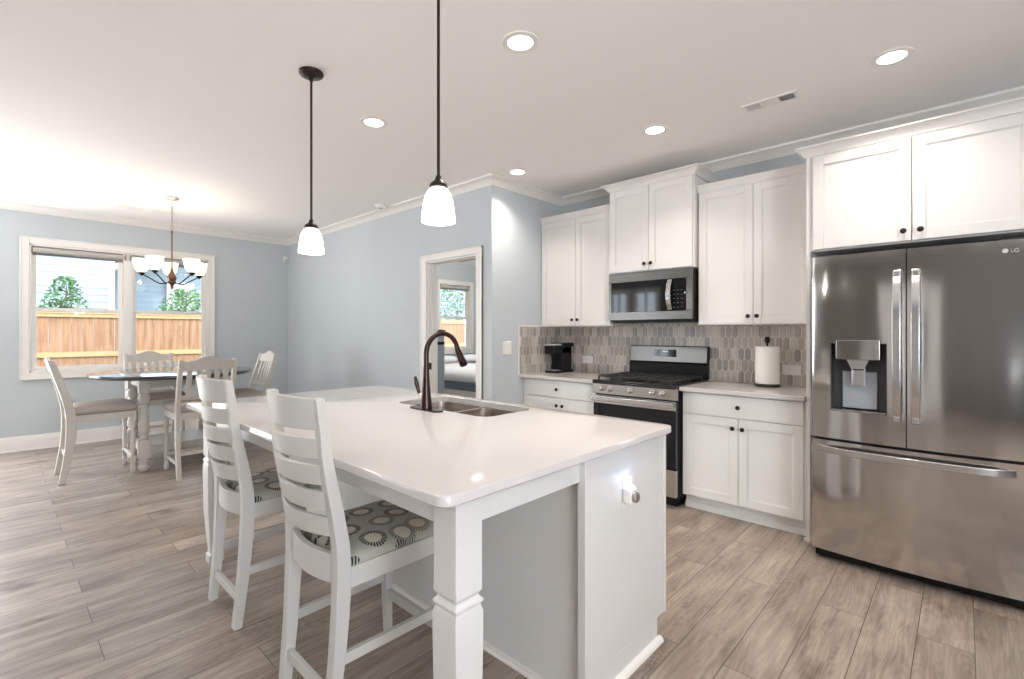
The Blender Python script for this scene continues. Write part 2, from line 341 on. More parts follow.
def tag(o, label, cat, group=None, kind=None):
    if label: o['label'] = label
    if cat: o['category'] = cat
    if group: o['group'] = group
    if kind: o['kind'] = kind
    return o
def thing(name, label, cat, loc=(0, 0, 0), rz=0, group=None):
    o = bpy.data.objects.new(name, None); C.objects.link(o); o.location = loc; o.rotation_euler = (0, 0, rz)
    o.empty_display_size = .1; OFF[o.name] = tuple(loc)
    return tag(o, label, cat, group)
def struct(o): o['kind'] = 'structure'; return o
def kids(o): return [c for c in C.objects if c.parent == o]
def dup(root, loc, rz, label, group=None):
    def cp(o, par):
        c = o.copy(); C.objects.link(c); c.parent = par
        for k in kids(o): cp(k, c)
        return c
    r = cp(root, None); r.location = loc; r.rotation_euler = (0, 0, rz); r['label'] = label
    if group: r['group'] = group
    return r
def text_mesh(s, txt, size, x, z, y, mat_i=0, name='letters', parent=None, m=None):
    cu = bpy.data.curves.new(name, 'FONT'); cu.body = txt; cu.size = size; cu.extrude = .0006; cu.align_x = 'LEFT'
    o = bpy.data.objects.new(name+'_tmp', cu); C.objects.link(o)
    bpy.context.view_layer.update()
    me = bpy.data.meshes.new_from_object(o.evaluated_get(bpy.context.evaluated_depsgraph_get()))
    bpy.data.objects.remove(o); off = Vector(OFF.get(parent.name, (0, 0, 0)))
    for v in me.vertices: v.co = Vector((x+v.co.x, y-v.co.z, z+v.co.y))-off
    me.materials.clear(); me.materials.append(m)
    o = bpy.data.objects.new(name, me); C.objects.link(o); o.parent = parent; OFF[o.name] = tuple(off)
    return o

# ------------------------------------------------------------------ room dimensions
XW, YD, XS, YK, ZC = -7.65, 3.094, -3.147, 4.1226, 2.74
XR, YB = 3.0, -3.6
T = .12

# ------------------------------------------------------------------ the setting
b = MB().box(XW-.15, XR+T, YB-T, YK+T, -.1, 0).box(XW-.15, XS-.1, YK, 7.2, -.1, 0)
struct(b.build('floor', M['floor'], smooth=0))
b = MB().box(XW-.15, XR+T, YB-T, YK+T, ZC, ZC+.1).box(XW-.15, XS-.1, YK, 7.2, ZC, ZC+.1)
struct(b.build('ceiling', M['ceiling'], smooth=0))

def wall_x(name, x0, x1, y0, y1, holes, m=M['wall']):   # wall in the YZ plane with holes (ya,yb,za,zb)
    b = MB(); ys = y0
    for (ya, yb, za, zb) in sorted(holes):
        b.box(x0, x1, ys, ya, 0, ZC); b.box(x0, x1, ya, yb, 0, za); b.box(x0, x1, ya, yb, zb, ZC); ys = yb
    b.box(x0, x1, ys, y1, 0, ZC)
    return struct(b.build(name, m, smooth=0))
def wall_y(name, y0, y1, x0, x1, holes, m=M['wall']):
    b = MB(); xs = x0
    for (xa, xb, za, zb) in sorted(holes):
        b.box(xs, xa, y0, y1, 0, ZC)
        if za > 0: b.box(xa, xb, y0, y1, 0, za)
        b.box(xa, xb, y0, y1, zb, ZC); xs = xb
    b.box(xs, x1, y0, y1, 0, ZC)
    return struct(b.build(name, m, smooth=0))
W1 = (.255, 2.01, .865, 2.315)
W2 = (6.06, 6.875, .96, 2.31)
wall_x('wall_left', XW-.15, XW, YB, 7.2, [(-1.82, -.18, .05, 2.25), W1, W2])
wall_y('wall_middle', YD, YD+T, XW, XS-T, [(-4.105, -3.345, 0, 2.055)])
wall_x('wall_stub', XS-T, XS, YD, YK+T, [])
wall_y('wall_back', YK, YK+T, XS, XR, [])
wall_x('wall_bedroom_side', XS-T, XS-.02, YK+T, 7.08, [])
wall_y('wall_bedroom_back', 7.08, 7.2, XW, XS-.02, [])
RW = [(-6.75, -6.25, .35, 2.35), (-6.05, -5.45, .35, 2.35)]
wall_y('wall_front', YB-T, YB, XW, XR, RW, M['wall_plain'])
wall_x('wall_right', XR, XR+T, YB, YK+T, [(-1.45, .45, .25, 2.45)], M['wall_plain'])

def plain_window(name, axis, lo, hi, z0, z1, pos, sgn):
    # simple sash window with frame, mullion and glass in an unseen wall
    b = MB(); t = .05
    def bx(a0, a1, c0, c1, d0, d1):
        if axis == 'y': b.box(a0, a1, c0, c1, d0, d1)
        else: b.box(c0, c1, a0, a1, d0, d1)
    for (a0, a1, d0, d1) in ((lo-.07, lo+t, z0-.07, z1+.07), (hi-t, hi+.07, z0-.07, z1+.07), (lo, hi, z0-.07, z0+t), (lo, hi, z1-t, z1+.07), ((lo+hi)/2-.03, (lo+hi)/2+.03, z0, z1), (lo, hi, (z0+z1)/2-.02, (z0+z1)/2+.02)):
        bx(a0, a1, pos-.02, pos+.02, d0, d1)
    return struct(b.build(name, M['vinyl'], smooth=0))
for i, h in enumerate(RW): plain_window('window_%d' % (i+3), 'y', h[0], h[1], h[2], h[3], YB+.02, 1)
plain_window('window_5', 'x', -1.82, -.18, .05, 2.25, XW-.05, 1)  # frame of the added patio opening, out of view
plain_window('window_6', 'x', -1.45, .45, .25, 2.45, XR-.02, -1)  # unseen window placed as a daylight source on the right

# crown moulding: kitchen, stub, dining walls
CR = [(0, ZC-.075), (.012, ZC-.075), (.016, ZC-.06), (.035, ZC-.045), (.058, ZC-.022), (.075, ZC-.016), (.078, ZC), (0, ZC)]
b = MB().mould([(XR, YK), (XS, YK), (XS, YD), (XW, YD), (XW, YB)], CR, side=1)
struct(b.build('trim_1', M['trim'], smooth=50))
# bedroom crown is absent; baseboards
BB = [(0, 0), (.03, 0), (.03, .012), (.018, .022), (.016, .135), (.010, .150), (.006, .165), (0, .165)]
struct(MB().mould([(XW, YD), (XW, YB)], BB, side=1).build('baseboard_left', M['trim'], smooth=30))
struct(MB().mould([(-4.207, YD), (XW, YD)], BB, side=1).build('baseboard_middle', M['trim'], smooth=30))
struct(MB().mould([(XS, YD+.37), (XS, YD), (-3.26, YD)], BB, side=1).build('baseboard_stub', M['trim'], smooth=30))
struct(MB().mould([(XW, 7.08), (XW, YD+T)], BB, side=1).build('baseboard_bedroom', M['trim'], smooth=30))

# doorway casing, jamb and strike
d1 = thing('door_1', None, None, (-3.74, YD, 0)); struct(d1)
b = MB().box(-4.1049, -4.092, YD-.002, YD+T+.002, 0, 2.05).box(-3.358, -3.3451, YD-.002, YD+T+.002, 0, 2.05).box(-4.1049, -3.3451, YD-.002, YD+T+.002, 2.042, 2.0549)
b.box(-4.092, -4.080, YD+.045, YD+.075, 0, 2.042).box(-3.370, -3.358, YD+.045, YD+.075, 0, 2.042)
b.build('jamb', M['trim'], d1)
b = MB()
for x0, x1 in ((-4.207, -4.112), (-3.338, -3.262)): b.box(x0, x1, YD-.018, YD, 0, 2.062)
b.box(-4.207, -3.262, YD-.018, YD, 2.062, 2.125); b.box(-4.207, -4.19, YD-.026, YD, 0, 2.125); b.box(-3.279, -3.262, YD-.026, YD, 0, 2.125); b.box(-4.207, -3.262, YD-.026, YD, 2.108, 2.125)
b.build('casing', M['trim'], d1, bevel=.003)
MB().box(-4.093, -4.089, YD+.005, YD+.04, .93, 1.0).build('strike_plate', M['iron'], d1)
MB().box(-4.207, -4.112, YD+T, YD+T+.018, 0, 2.062).box(-3.338, -3.262, YD+T, YD+T+.018, 0, 2.062).box(-4.207, -3.262, YD+T, YD+T+.018, 2.062, 2.125).build('rear_casing', M['trim'], d1)

# dining window: casing, frame, mullion, four sashes, glass
def make_window(name, ylo, yhi, z0, z1, double):
    r = thing(name, None, None, (XW, (ylo+yhi)/2, z0)); struct(r)
    b = MB(); cw = .078
    for (y0, y1, za, zb) in ((ylo-cw, ylo, z0-cw, z1+cw), (yhi, yhi+cw, z0-cw, z1+cw), (ylo, yhi, z0-cw, z0), (ylo, yhi, z1, z1+cw)):
        b.box(XW, XW+.018, y0, y1, za, zb)
    e = .016
    for (y0, y1, za, zb) in ((ylo-cw, ylo-cw+e, z0-cw, z1+cw), (yhi+cw-e, yhi+cw, z0-cw, z1+cw), (ylo-cw, yhi+cw, z0-cw, z0-cw+e), (ylo-cw, yhi+cw, z1+cw-e, z1+cw)):
        b.box(XW, XW+.027, y0, y1, za, zb)
    b.build('casing', M['trim'], r, bevel=.003)
    b = MB(); xi, xo = XW+.002, XW-.15
    for (y0, y1, za, zb) in ((ylo, ylo+.02, z0, z1), (yhi-.02, yhi, z0, z1), (ylo, yhi, z0, z0+.02), (ylo, yhi, z1-.02, z1)):
        b.box(xo, xi, y0, y1, za, zb)
    units = [(ylo+.02, yhi-.02)]
    if double:
        ym = (ylo+yhi)/2; b.box(XW-.10, XW-.005, ym-.045, ym+.045, z0, z1); units = [(ylo+.02, ym-.045), (ym+.045, yhi-.02)]
    b.build('frame', M['vinyl'], r, bevel=.002)
    zm = (z0+z1)/2-.01
    for (ya, yb) in units:
        for lo, hi, xx in ((z0+.02, zm+.022, XW-.055), (zm-.022, z1-.02, XW-.09)):
            b = MB(); f = .042
            b.box(xx-.015, xx+.015, ya, ya+f, lo, hi).box(xx-.015, xx+.015, yb-f, yb, lo, hi).box(xx-.015, xx+.015, ya+f, yb-f, lo, lo+f).box(xx-.015, xx+.015, ya+f, yb-f, hi-f, hi)
            s = b.build('sash', M['vinyl'], r, bevel=.002)
            MB().box(xx-.002, xx+.002, ya+f, yb-f, lo+f, hi-f).build('pane', M['glass'], s, smooth=0)
    return r
make_window('window_1', W1[0], W1[1], W1[2], W1[3], True)
make_window('window_2', W2[0], W2[1], W2[2], W2[3], False)
def shade(y0, y1, zt, label):
    r = thing('window_shade', label, 'window shade', (XW-.03, (y0+y1)/2, zt-.08), group=None)
    b = MB(); xc, zc = XW-.020, zt-.040
    b.loft([[(xc+.03*math.cos(2*PI*k/20), y, zc+.03*math.sin(2*PI*k/20)) for k in range(20)] for y in (y0+.008, y1-.008)])
    b.box(xc-.03, xc-.027, y0+.01, y1-.01, zt-.085, zc)
    b.build('fabric_roll', M['shade'], r)
    MB().box(xc-.036, xc-.02, y0+.01, y1-.01, zt-.095, zt-.078).build('bottom_rail', M['shadedark'], r)
    for ya in (y0, y1-.008): MB().box(xc-.03, xc+.032, ya, ya+.008, zt-.075, zt).build('bracket', M['shadedark'], r)
shade(W1[0]+.022, 1.115, W1[3]-.021, 'rolled grey shade atop the left half of the dining window')
shade(1.15, W1[1]-.022, W1[3]-.021, 'rolled grey shade atop the right half of the dining window, behind the chandelier')
shade(W2[0]+.022, W2[1]-.022, W2[3]-.021, 'rolled grey shade atop the bedroom window seen through the doorway')

# white panelled door added to the unseen rear wall for the fridge's reflections
d2 = thing('door_2', None, None, (-.55, YB, 0)); struct(d2)
b = MB()
for x0_, x1_ in ((-1.08, -.99), (-.11, -.02)): b.box(x0_, x1_, YB, YB+.02, 0, 2.12)
b.box(-1.08, -.02, YB, YB+.02, 2.03, 2.12); b.build('casing', M['trim'], d2, bevel=.003)
b = MB().box(-.99, -.11, YB+.002, YB+.012, 0, 2.03)
for z0_, z1_ in ((.15, .95), (1.10, 1.90)):
    for x0_ in (-.90, -.48): b.box(x0_, x0_+.30, YB+.012, YB+.018, z0_, z1_)
b.build('leaf', M['trim'], d2, bevel=.003)

# ------------------------------------------------------------------ kitchen cabinets
def knob_mb(x, y, z, r=.0155):
    # knob pointing to -Y from face at y
    b = MB(); prof = [(.004, 0), (.0045, .012), (r*.75, .016), (r, .021), (r*.95, .026), (r*.6, .030), (.001, .031)]
    b.loft([[(x+q*math.cos(2*PI*k/14), y-d, z+q*math.sin(2*PI*k/14)) for k in range(14)] for q, d in prof]); return b
def shaker(name, x0, x1, z0, z1, yf, parent, m, knob=None, slab=False, fr=.057, th=.020):
    b = MB()
    if slab:
        b.box(x0, x1, yf, yf+th, z0, z1)
    else:
        b.box(x0, x0+fr, yf, yf+th, z0, z1).box(x1-fr, x1, yf, yf+th, z0, z1).box(x0+fr, x1-fr, yf, yf+th, z0, z0+fr).box(x0+fr, x1-fr, yf, yf+th, z1-fr, z1)
        b.box(x0+fr-.004, x1-fr+.004, yf+.008, yf+th-.002, z0+fr-.004, z1-fr+.004)
        q = .006   # inner bead
        b.box(x0+fr, x0+fr+q, yf+.004, yf+.010, z0+fr, z1-fr).box(x1-fr-q, x1-fr, yf+.004, yf+.010, z0+fr, z1-fr)
        b.box(x0+fr, x1-fr, yf+.004, yf+.010, z0+fr, z0+fr+q).box(x0+fr, x1-fr, yf+.004, yf+.010, z1-fr-q, z1-fr)
    o = b.build(name, m, parent, bevel=.0018)
    if knob: knob_mb(knob[0], yf, knob[1]).build('knob', M['iron'], o, smooth=50)
    return o
CAP = lambda z0, z1, d: [(0, z0), (.010, z0), (.012, z0+(z1-z0)*.25), (d*.55, z0+(z1-z0)*.55), (d*.88, z0+(z1-z0)*.82), (d, z0+(z1-z0)*.86), (d, z1), (0, z1)]

def upper(label, x0, x1, yf, z0, z1, zc, crown_path, stile=.012, kz=.062, mid=None, cd=.045, side_l=0):
    r = thing('upper_cabinet', label, 'cabinet', ((x0+x1)/2, YK, z0))
    MB().box(x0, x1, yf+.021, YK-.001, z0, z1-.003).build('body', M['cab'], r, bevel=.001)
    xm = mid if mid else (x0+x1)/2
    shaker('door', x0+stile, xm-.0018, z0+.006, z1-.006, yf, r, M['cab'], (xm-.03, z0+kz))
    shaker('door', xm+.0018, x1-stile, z0+.006, z1-.006, yf, r, M['cab'], (xm+.03, z0+kz))
    MB().mould(crown_path, CAP(z1-.002, zc, cd), side=-1).build('crown', M['cab'], r, smooth=50)
    return r
yu = 3.794
upper('white two-door wall cabinet above the coffee maker, next to the blue side wall', XS+.003, -2.318, yu, 1.377, 2.42, 2.475, [(XS+.003, yu+.018), (-2.3125, yu+.018)], mid=-2.715, cd=.04)
upper('taller white two-door wall cabinet directly above the microwave', -2.312, -1.545, 3.735, 1.835, 2.565, 2.625, [(-2.312, YK-.01), (-2.312, 3.752), (-1.545, 3.752), (-1.545, YK-.01)], cd=.055)
upper('white two-door wall cabinet above the paper towel roll', -1.538, -.742, yu, 1.377, 2.42, 2.475, [(-1.543, yu+.018), (-.782, yu+.018)], mid=-1.127, cd=.04)
# cabinet above the fridge with its tall side panels
r = thing('fridge_cabinet', 'wide white two-door cabinet with tall side panels around the stainless fridge', 'cabinet', (-.21, YK, 0))
MB().box(-.70, .285, 3.52, YK-.001, 1.825, 2.44).build('body', M['cab'], r)
MB().box(-.726, -.702, 3.50, YK-.001, 0, 2.44).box(-.738, -.700, 3.488, 3.515, 0, .018).build('side_panel', M['cab'], r, bevel=.001)
MB().box(.287, .311, 3.50, YK-.001, 0, 2.44).build('side_panel', M['cab'], r, bevel=.001)
MB().box(-.702, -.684, 3.50, 3.52, 1.826, 2.44).box(.269, .287, 3.50, 3.52, 1.826, 2.44).box(-.684, .269, 3.50, 3.52, 2.405, 2.44).build('face_frame', M['cab'], r)
shaker('door', -.686, -.2115, 1.832, 2.408, 3.478, r, M['cab'], (-.245, 1.885))
shaker('door', -.2075, .271, 1.832, 2.408, 3.478, r, M['cab'], (-.172, 1.885))
MB().mould([(-.728, YK-.01), (-.728, 3.498), (.311, 3.498), (.311, YK-.01)], CAP(2.418, 2.476, .05), side=-1).build('crown', M['cab'], r, smooth=50)

def base(label, x0, x1, mid, d0, left_stile=.012, right_stile=.012):
    r = thing('base_cabinet', label, 'cabinet', ((x0+x1)/2, YK, 0)); yf = 3.512
    MB().box(x0, x1, yf+.021, YK-.001, .105, .882).build('body', M['cabbase'], r)
    MB().box(x0+.002, x1, yf+.080, YK-.02, .0, .106).build('toe_kick', M['cabbase'], r)
    if right_stile < .03: MB().box(x0+.002, x1, yf+.064, yf+.0795, .0, .05).build('toe_moulding', M['cabbase'], r, bevel=.004)
    shaker('drawer', x0+left_stile, x1-right_stile, d0, .872, yf, r, M['cabbase'], ((x0+x1)/2+(.0), (d0+.872)/2), slab=True)
    shaker('door', x0+left_stile, mid-.002, .116, d0-.006, yf, r, M['cabbase'], (mid-.032, d0-.072))
    shaker('door', mid+.002, x1-right_stile, .116, d0-.006, yf, r, M['cabbase'], (mid+.032, d0-.072))
    return r
base('white base cabinet with one drawer and two doors beneath the paper towel roll', -1.544, -.73, -1.14, .722, right_stile=.014)
base('white base cabinet beneath the coffee maker, left of the range', XS+.003, -2.283, -2.68, .722, left_stile=.05)

def counter(label, x0, x1):
    o = MB().box(x0, x1, 3.471, YK-.001, .883, .914).build('countertop', M['quartz'], loc=((x0+x1)/2, 3.8, .883), bevel=.004)
    tag(o, label, 'countertop')
counter('white quartz countertop under the coffee maker, left of the range', XS+.001, -2.281)
counter('white quartz countertop under the paper towel roll, right of the range', -1.545, -.729)

# ------------------------------------------------------------------ picket-tile backsplash
r = thing('backsplash', 'backsplash of upright elongated hexagon tiles in mottled grey behind the range', 'backsplash', (-1.9, YK, .914)); struct(r)
MB().box(XS+.001, -.728, YK-.008, YK-.0005, .914, 1.43).build('grout_panel', M['grout'], r, smooth=0)
MB().box(XS+.0005, XS+.008, 3.462, YK-.008, .914, 1.377).build('grout_panel', M['grout'], r, smooth=0)
MB().box(XS+.0005, XS+.011, 3.452, 3.462, .914, 1.388).box(XS+.0005, XS+.011, 3.462, 3.80, 1.377, 1.388).build('edge_strip', M['trim'], r)
def clip_poly(poly, lo, hi, zlo, zhi):
    def cl(p, f, inter):
        out = []
        for i in range(len(p)):
            a, c = p[i-1], p[i]
            if f(c):
                if not f(a): out.append(inter(a, c))
                out.append(c)
            elif f(a): out.append(inter(a, c))
        return out
    def ix(v): return lambda a, c: (v, a[1]+(c[1]-a[1])*(v-a[0])/(c[0]-a[0]))
    def iz(v): return lambda a, c: (a[0]+(c[0]-a[0])*(v-a[1])/(c[1]-a[1]), v)
    for f, it in ((lambda p: p[0] >= lo, ix(lo)), (lambda p: p[0] <= hi, ix(hi)), (lambda p: p[1] >= zlo, iz(zlo)), (lambda p: p[1] <= zhi, iz(zhi))):
        if not poly: return []
        poly = cl(poly, f, it)
    return poly
def tiles(lo, hi, zlo, zhi, plane):
    b = MB(); pw, ph, pt = .050, .091, .024; g = .0062
    for row in range(-1, 7):
        zc = .914+.045+row*ph
        for i in range(int((hi-lo)/pw)+3):
            uc = lo+(i-.5)*pw+(pw/2 if row % 2 else 0)
            hw = pw/2-g/2; hh = (ph-pt)/2-.0; tip = pt+hh-g*.6
            poly = [(uc-hw, zc-hh), (uc, zc-tip), (uc+hw, zc-hh), (uc+hw, zc+hh), (uc, zc+tip), (uc-hw, zc+hh)]
            poly = clip_poly(poly, lo, hi, zlo, zhi)
            if len(poly) < 3: continue
            mi = random.choice((0, 0, 1, 1, 2, 3))
            if plane == 'y': vs = [(u, YK-.008, z) for u, z in poly]+[(u, YK-.0105, z) for u, z in poly]
            else: vs = [(XS+.008, u, z) for u, z in poly]+[(XS+.0105, u, z) for u, z in poly]
            n = len(poly)
            b.add(vs, [tuple(range(n, 2*n))]+[(k, (k+1) % n, n+(k+1) % n, n+k) for k in range(n)], mi)
    return b
tiles(XS+.012, -.73, .915, 1.40, 'y').build('tile_field', TILES, r, smooth=0)
tiles(3.463, YK-.012, .915, 1.376, 'x').build('tile_field', TILES, r, smooth=0)

# ------------------------------------------------------------------ range
rg = thing('gas_range', 'stainless gas range with black cooktop between the two counters', 'stove', (-1.9135, YK, 0))
x0, x1 = -2.277, -1.549
MB().box(x0, x1, 3.47, 4.09, .075, .905).box(x0+.03, x1-.03, 3.52, 4.05, 0, .076).build('body', M['black'], rg, bevel=.003)
MB().box(x0-.002, x1+.002, 3.425, 4.05, .905, .926).box(x0+.0, x1-.0, 3.42, 3.47, .893, .912).build('cooktop', M['enamel'], rg, bevel=.006)
for k in range(3):   # three continuous grates
    a0 = x0+.025+k*.228; a1 = a0+.222; b = MB()
    for y in (3.475, 3.60, 3.735, 3.865, 3.985): b.bar((a0, y, .952), (a1, y, .952), .012, .014)
    for x in (a0+.006, (a0+a1)/2, a1-.006): b.bar((x, 3.475, .952), (x, 3.985, .952), .012, .014)
    for x in (a0+.006, a1-.006):
        for y in (3.475, 3.735, 3.985): b.box(x-.006, x+.006, y-.006, y+.006, .926, .946)
    b.build('grate', M['castiron'], rg, bevel=.002)
for x, y, rr in ((-2.14, 3.58, .045), (-2.14, 3.87, .04), (-1.913, 3.73, .05), (-1.69, 3.58, .045), (-1.69, 3.87, .038)):
    MB().lathe([(rr+.012, .926), (rr+.010, .932), (rr, .934), (rr, .942), (rr*.7, .946), (.001, .946)], x, y, 20).build('burner', M['castiron'], rg, smooth=50)
# sloped control panel and knobs
cp = MB().prism([(3.47, .808), (3.432, .812), (3.428, .896), (3.47, .900)], 'x', x0, x1).build('control_panel', M['steellight'], rg, bevel=.003)
for x in (-2.185, -2.105, -1.925, -1.735, -1.655):
    b = MB(); b.loft([[(x+q*math.cos(2*PI*k/18), 3.4305-d, .856+q*math.sin(2*PI*k/18)) for k in range(18)] for q, d in ((.024, 0), (.024, .006), (.019, .008), (.018, .030), (.016, .032), (.001, .032))])
    b.box(x-.004, x+.004, 3.388, 3.40, .842, .872)
    b.build('control_knob', M['steellight'], rg, smooth=50)
dr = MB().box(x0+.004, x1-.004, 3.432, 3.47, .298, .802).build('oven_door', M['blackgloss'], rg, bevel=.004)
MB().box(x0+.004, x1-.004, 3.4305, 3.433, .735, .802).build('door_trim', M['steellight'], dr)
b = MB().box(x0+.01, x1-.01, 3.385, 3.402, .756, .797); b.box(x0+.02, x0+.05, 3.40, 3.432, .762, .790).box(x1-.05, x1-.02, 3.40, 3.432, .762, .790)
b.build('handle', M['steellight'], dr, bevel=.005)
MB().box(x0+.09, x1-.09, 3.4308, 3.4325, .37, .68).build('window', M['blackgloss'], dr)
MB().box(x0+.004, x1-.004, 3.432, 3.47, .09, .290).build('drawer', M['steellight'], rg, bevel=.003)
bg = MB().prism([(4.03, .926), (4.085, .926), (4.10, 1.200), (4.055, 1.200), (4.045, 1.06), (4.03, 1.045)], 'x', x0+.005, x1-.005).build('backguard', M['black'], rg, bevel=.003)
MB().prism([(4.041, 1.062), (4.048, 1.062), (4.057, 1.192), (4.050, 1.192)], 'x', x0+.012, x1-.012).build('backguard_panel', M['steelpanel'], bg)
dp = MB().prism([(4.0405, 1.105), (4.046, 1.105), (4.051, 1.168), (4.0455, 1.168)], 'x', -2.035, -1.825).build('display', M['blackgloss'], bg)
b = MB()
for k in range(4): b.box(-1.944+k*.012, -1.937+k*.012, 4.0385, 4.0405, 1.146, 1.156)
b.build('clock_print', M['digits'], bg, smooth=0)
b = MB()
for k in range(8): b.box(-2.02+k*.024, -2.008+k*.024, 4.039, 4.0405, 1.120, 1.124)
b.build('keypad_print', M['dimmark'], bg, smooth=0)

# ------------------------------------------------------------------ microwave
mw = thing('microwave', 'over-range stainless microwave with black door glass', 'microwave', (-1.925, YK, 1.41))
x0, x1, yf = -2.297, -1.549, 3.715
MB().box(x0, x1, yf+.022, YK-.012, 1.412, 1.826).build('body', M['black'], mw, bevel=.003)
md = MB().box(x0, x1, yf, yf+.022, 1.752, 1.826).box(x0, x1, yf, yf+.022, 1.425, 1.492).box(x0, x0+.025, yf, yf+.022, 1.492, 1.752).box(x1-.045, x1, yf, yf+.022, 1.492, 1.752).build('front_frame', M['steeldark'], mw, bevel=.002)
MB().box(x0+.025, x1-.18, yf+.004, yf+.02, 1.492, 1.752).build('door_glass', M['blackgloss'], mw)
cpn = MB().box(x1-.18, x1-.045, yf+.003, yf+.02, 1.492, 1.752).build('control_panel', M['blackgloss'], mw)
b = MB()
for i in range(3):
    for j in range(5): b.box(x1-.155+i*.032, x1-.140+i*.032, yf+.0022, yf+.0032, 1.52+j*.034, 1.524+j*.034)
b.build('keypad_print', M['dimmark'], cpn, smooth=0)
MB().box(x1-.062, x1-.054, yf+.002, yf+.0032, 1.628, 1.640).build('status_light', M['digits'], cpn, smooth=0)
pts = []
b = MB(); secs = []
for k in range(13):
    t = k/12; z = 1.500+t*.245; y = yf-.012-.038*math.sin(PI*t)
    secs.append([(x1-.196, y, z), (x1-.158, y, z), (x1-.158, y+.011, z), (x1-.196, y+.011, z)])
b.loft(secs); b.box(x1-.193, x1-.161, yf-.01, yf+.006, 1.500, 1.52).box(x1-.193, x1-.161, yf-.01, yf+.006, 1.725, 1.745)
b.build('handle', M['chrome'], mw, bevel=.002)
MB().box(x0+.02, x1-.02, yf+.03, YK-.05, 1.402, 1.414).build('vent_grille', M['black'], mw)

# ------------------------------------------------------------------ refrigerator
fr = thing('refrigerator', 'large stainless french-door refrigerator with water dispenser', 'refrigerator', (-.203, YK, 0))
FX0, FX1, FC = -.658, .252, -.2035
MB().box(FX0+.01, FX1-.01, 3.335, 4.06, .035, 1.745).build('body', M['grey'], fr, bevel=.004)
MB().box(FX0+.02, FX1-.02, 3.318, 3.345, .012, .062).build('kick_grille', M['black'], fr)
for x in (FX0+.05, FX1-.05):
    MB().lathe([(.018, 0), (.018, .04)], x, 3.36, 12).build('foot', M['black'], fr)
for x in (FX0+.07, FX1-.07): MB().box(x-.05, x+.05, 3.30, 3.42, 1.745, 1.765).build('hinge_cover', M['grey'], fr, bevel=.004)
def bow(x):   # front face y: gently bowed doors with rounded outer edges
    t = (x-FC)/.455; y = 3.243+.030*t*t
    e = min(x-FX0, FX1-x)
    if e < .020: y += .020*(1-math.sqrt(max(0, 1-((.020-e)/.020)**2)))
    return y
def door_panel(xa, xb, za, zb, holes=None):
    b = MB(); xs = []; n = 26
    for k in range(n+1):
        t = k/n; xs.append(xa+(xb-xa)*(.5-.5*math.cos(PI*t)) if True else 0)
    def strip(x_list, z0, z1):
        secs = [[(x, bow(x), z0), (x, bow(x), z1), (x, 3.33, z1), (x, 3.33, z0)] for x in x_list]
        b.loft(secs)
    if not holes: strip(xs, za, zb)
    else:
        h = holes
        strip([x for x in xs if x < h[0]]+[h[0]], za, zb)
        strip([h[0]]+[x for x in xs if h[0] < x < h[1]]+[h[1]], za, h[2])
        strip([h[0]]+[x for x in xs if h[0] < x < h[1]]+[h[1]], h[3], zb)
        strip([h[1]]+[x for x in xs if x > h[1]], za, zb)
    return b
DH = (-.553, -.298, .876, 1.258)
dl = door_panel(FX0, -.2195, .715, 1.755, DH).build('left_door', M['steel'], fr, smooth=30)
drr = door_panel(-.2145, FX1, .715, 1.755).build('right_door', M['steel'], fr, smooth=30)
fz = door_panel(FX0, FX1, .067, .700).build('freezer_drawer', M['steel'], fr, smooth=30)
def vhandle(xa, xb, par):
    b = MB(); secs = []
    for k in range(15):
        t = k/14; z = .845+t*.80; y = 3.172+.045*(abs(2*t-1))**4
        secs.append([(xa, y, z), (xb, y, z), (xb, y+.016, z), (xa, y+.016, z)])
    b.loft(secs); b.box(xa+.004, xb-.004, 3.20, 3.26, .848, .88).box(xa+.004, xb-.004, 3.20, 3.26, 1.612, 1.642)
    b.build('handle', M['steellight'], par, bevel=.004)
vhandle(-.272, -.236, dl); vhandle(-.196, -.160, drr)
b = MB(); secs = []
for k in range(21):
    t = k/20; x = FX0+.035+t*(FX1-FX0-.105); y = bow(x)-.050*(1-abs(2*t-1)**5)-.010
    secs.append([(x, y, .635), (x, y, .672), (x, y+.016, .672), (x, y+.016, .635)])
b.loft(secs)
b.build('handle', M['steellight'], fz, bevel=.004)
# dispenser: cavity, panel, nozzle, paddle, drip tray
ds = MB()
ds.box(DH[0], DH[0]+.004, 3.245, 3.326, DH[2], DH[3]).box(DH[1]-.004, DH[1], 3.245, 3.326, DH[2], DH[3]).box(DH[0], DH[1], 3.245, 3.326, DH[3]-.004, DH[3]).box(DH[0], DH[1], 3.322, 3.327, DH[2], DH[3]).box(DH[0], DH[1], 3.245, 3.326, DH[2], DH[2]+.004)
ds = ds.build('dispenser', M['grey'], dl, smooth=0)
MB().box(-.525, -.326, 3.232, 3.30, 1.168, 1.276).build('control_panel', M['steel'], ds, bevel=.003)
MB().prism([(-.478, 1.168), (-.374, 1.168), (-.395, 1.115), (-.457, 1.115)], 'y', 3.245, 3.30).build('nozzle_housing', M['steellight'], ds, bevel=.004)
MB().box(-.505, -.345, 3.305, 3.32, .892, 1.10).build('back_plate', M['towergrey'], ds, bevel=.004)
b = MB().box(-.458, -.450, 3.262, 3.275, 1.03, 1.12).box(-.402, -.394, 3.262, 3.275, 1.03, 1.12).box(-.458, -.394, 3.262, 3.275, 1.022, 1.034).box(-.450, -.402, 3.268, 3.272, 1.034, 1.11)
b.build('paddle', M['steellight'], ds, bevel=.002)
MB().box(-.548, -.303, 3.235, 3.322, .878, .888).build('drip_tray', M['steel'], ds, bevel=.002)
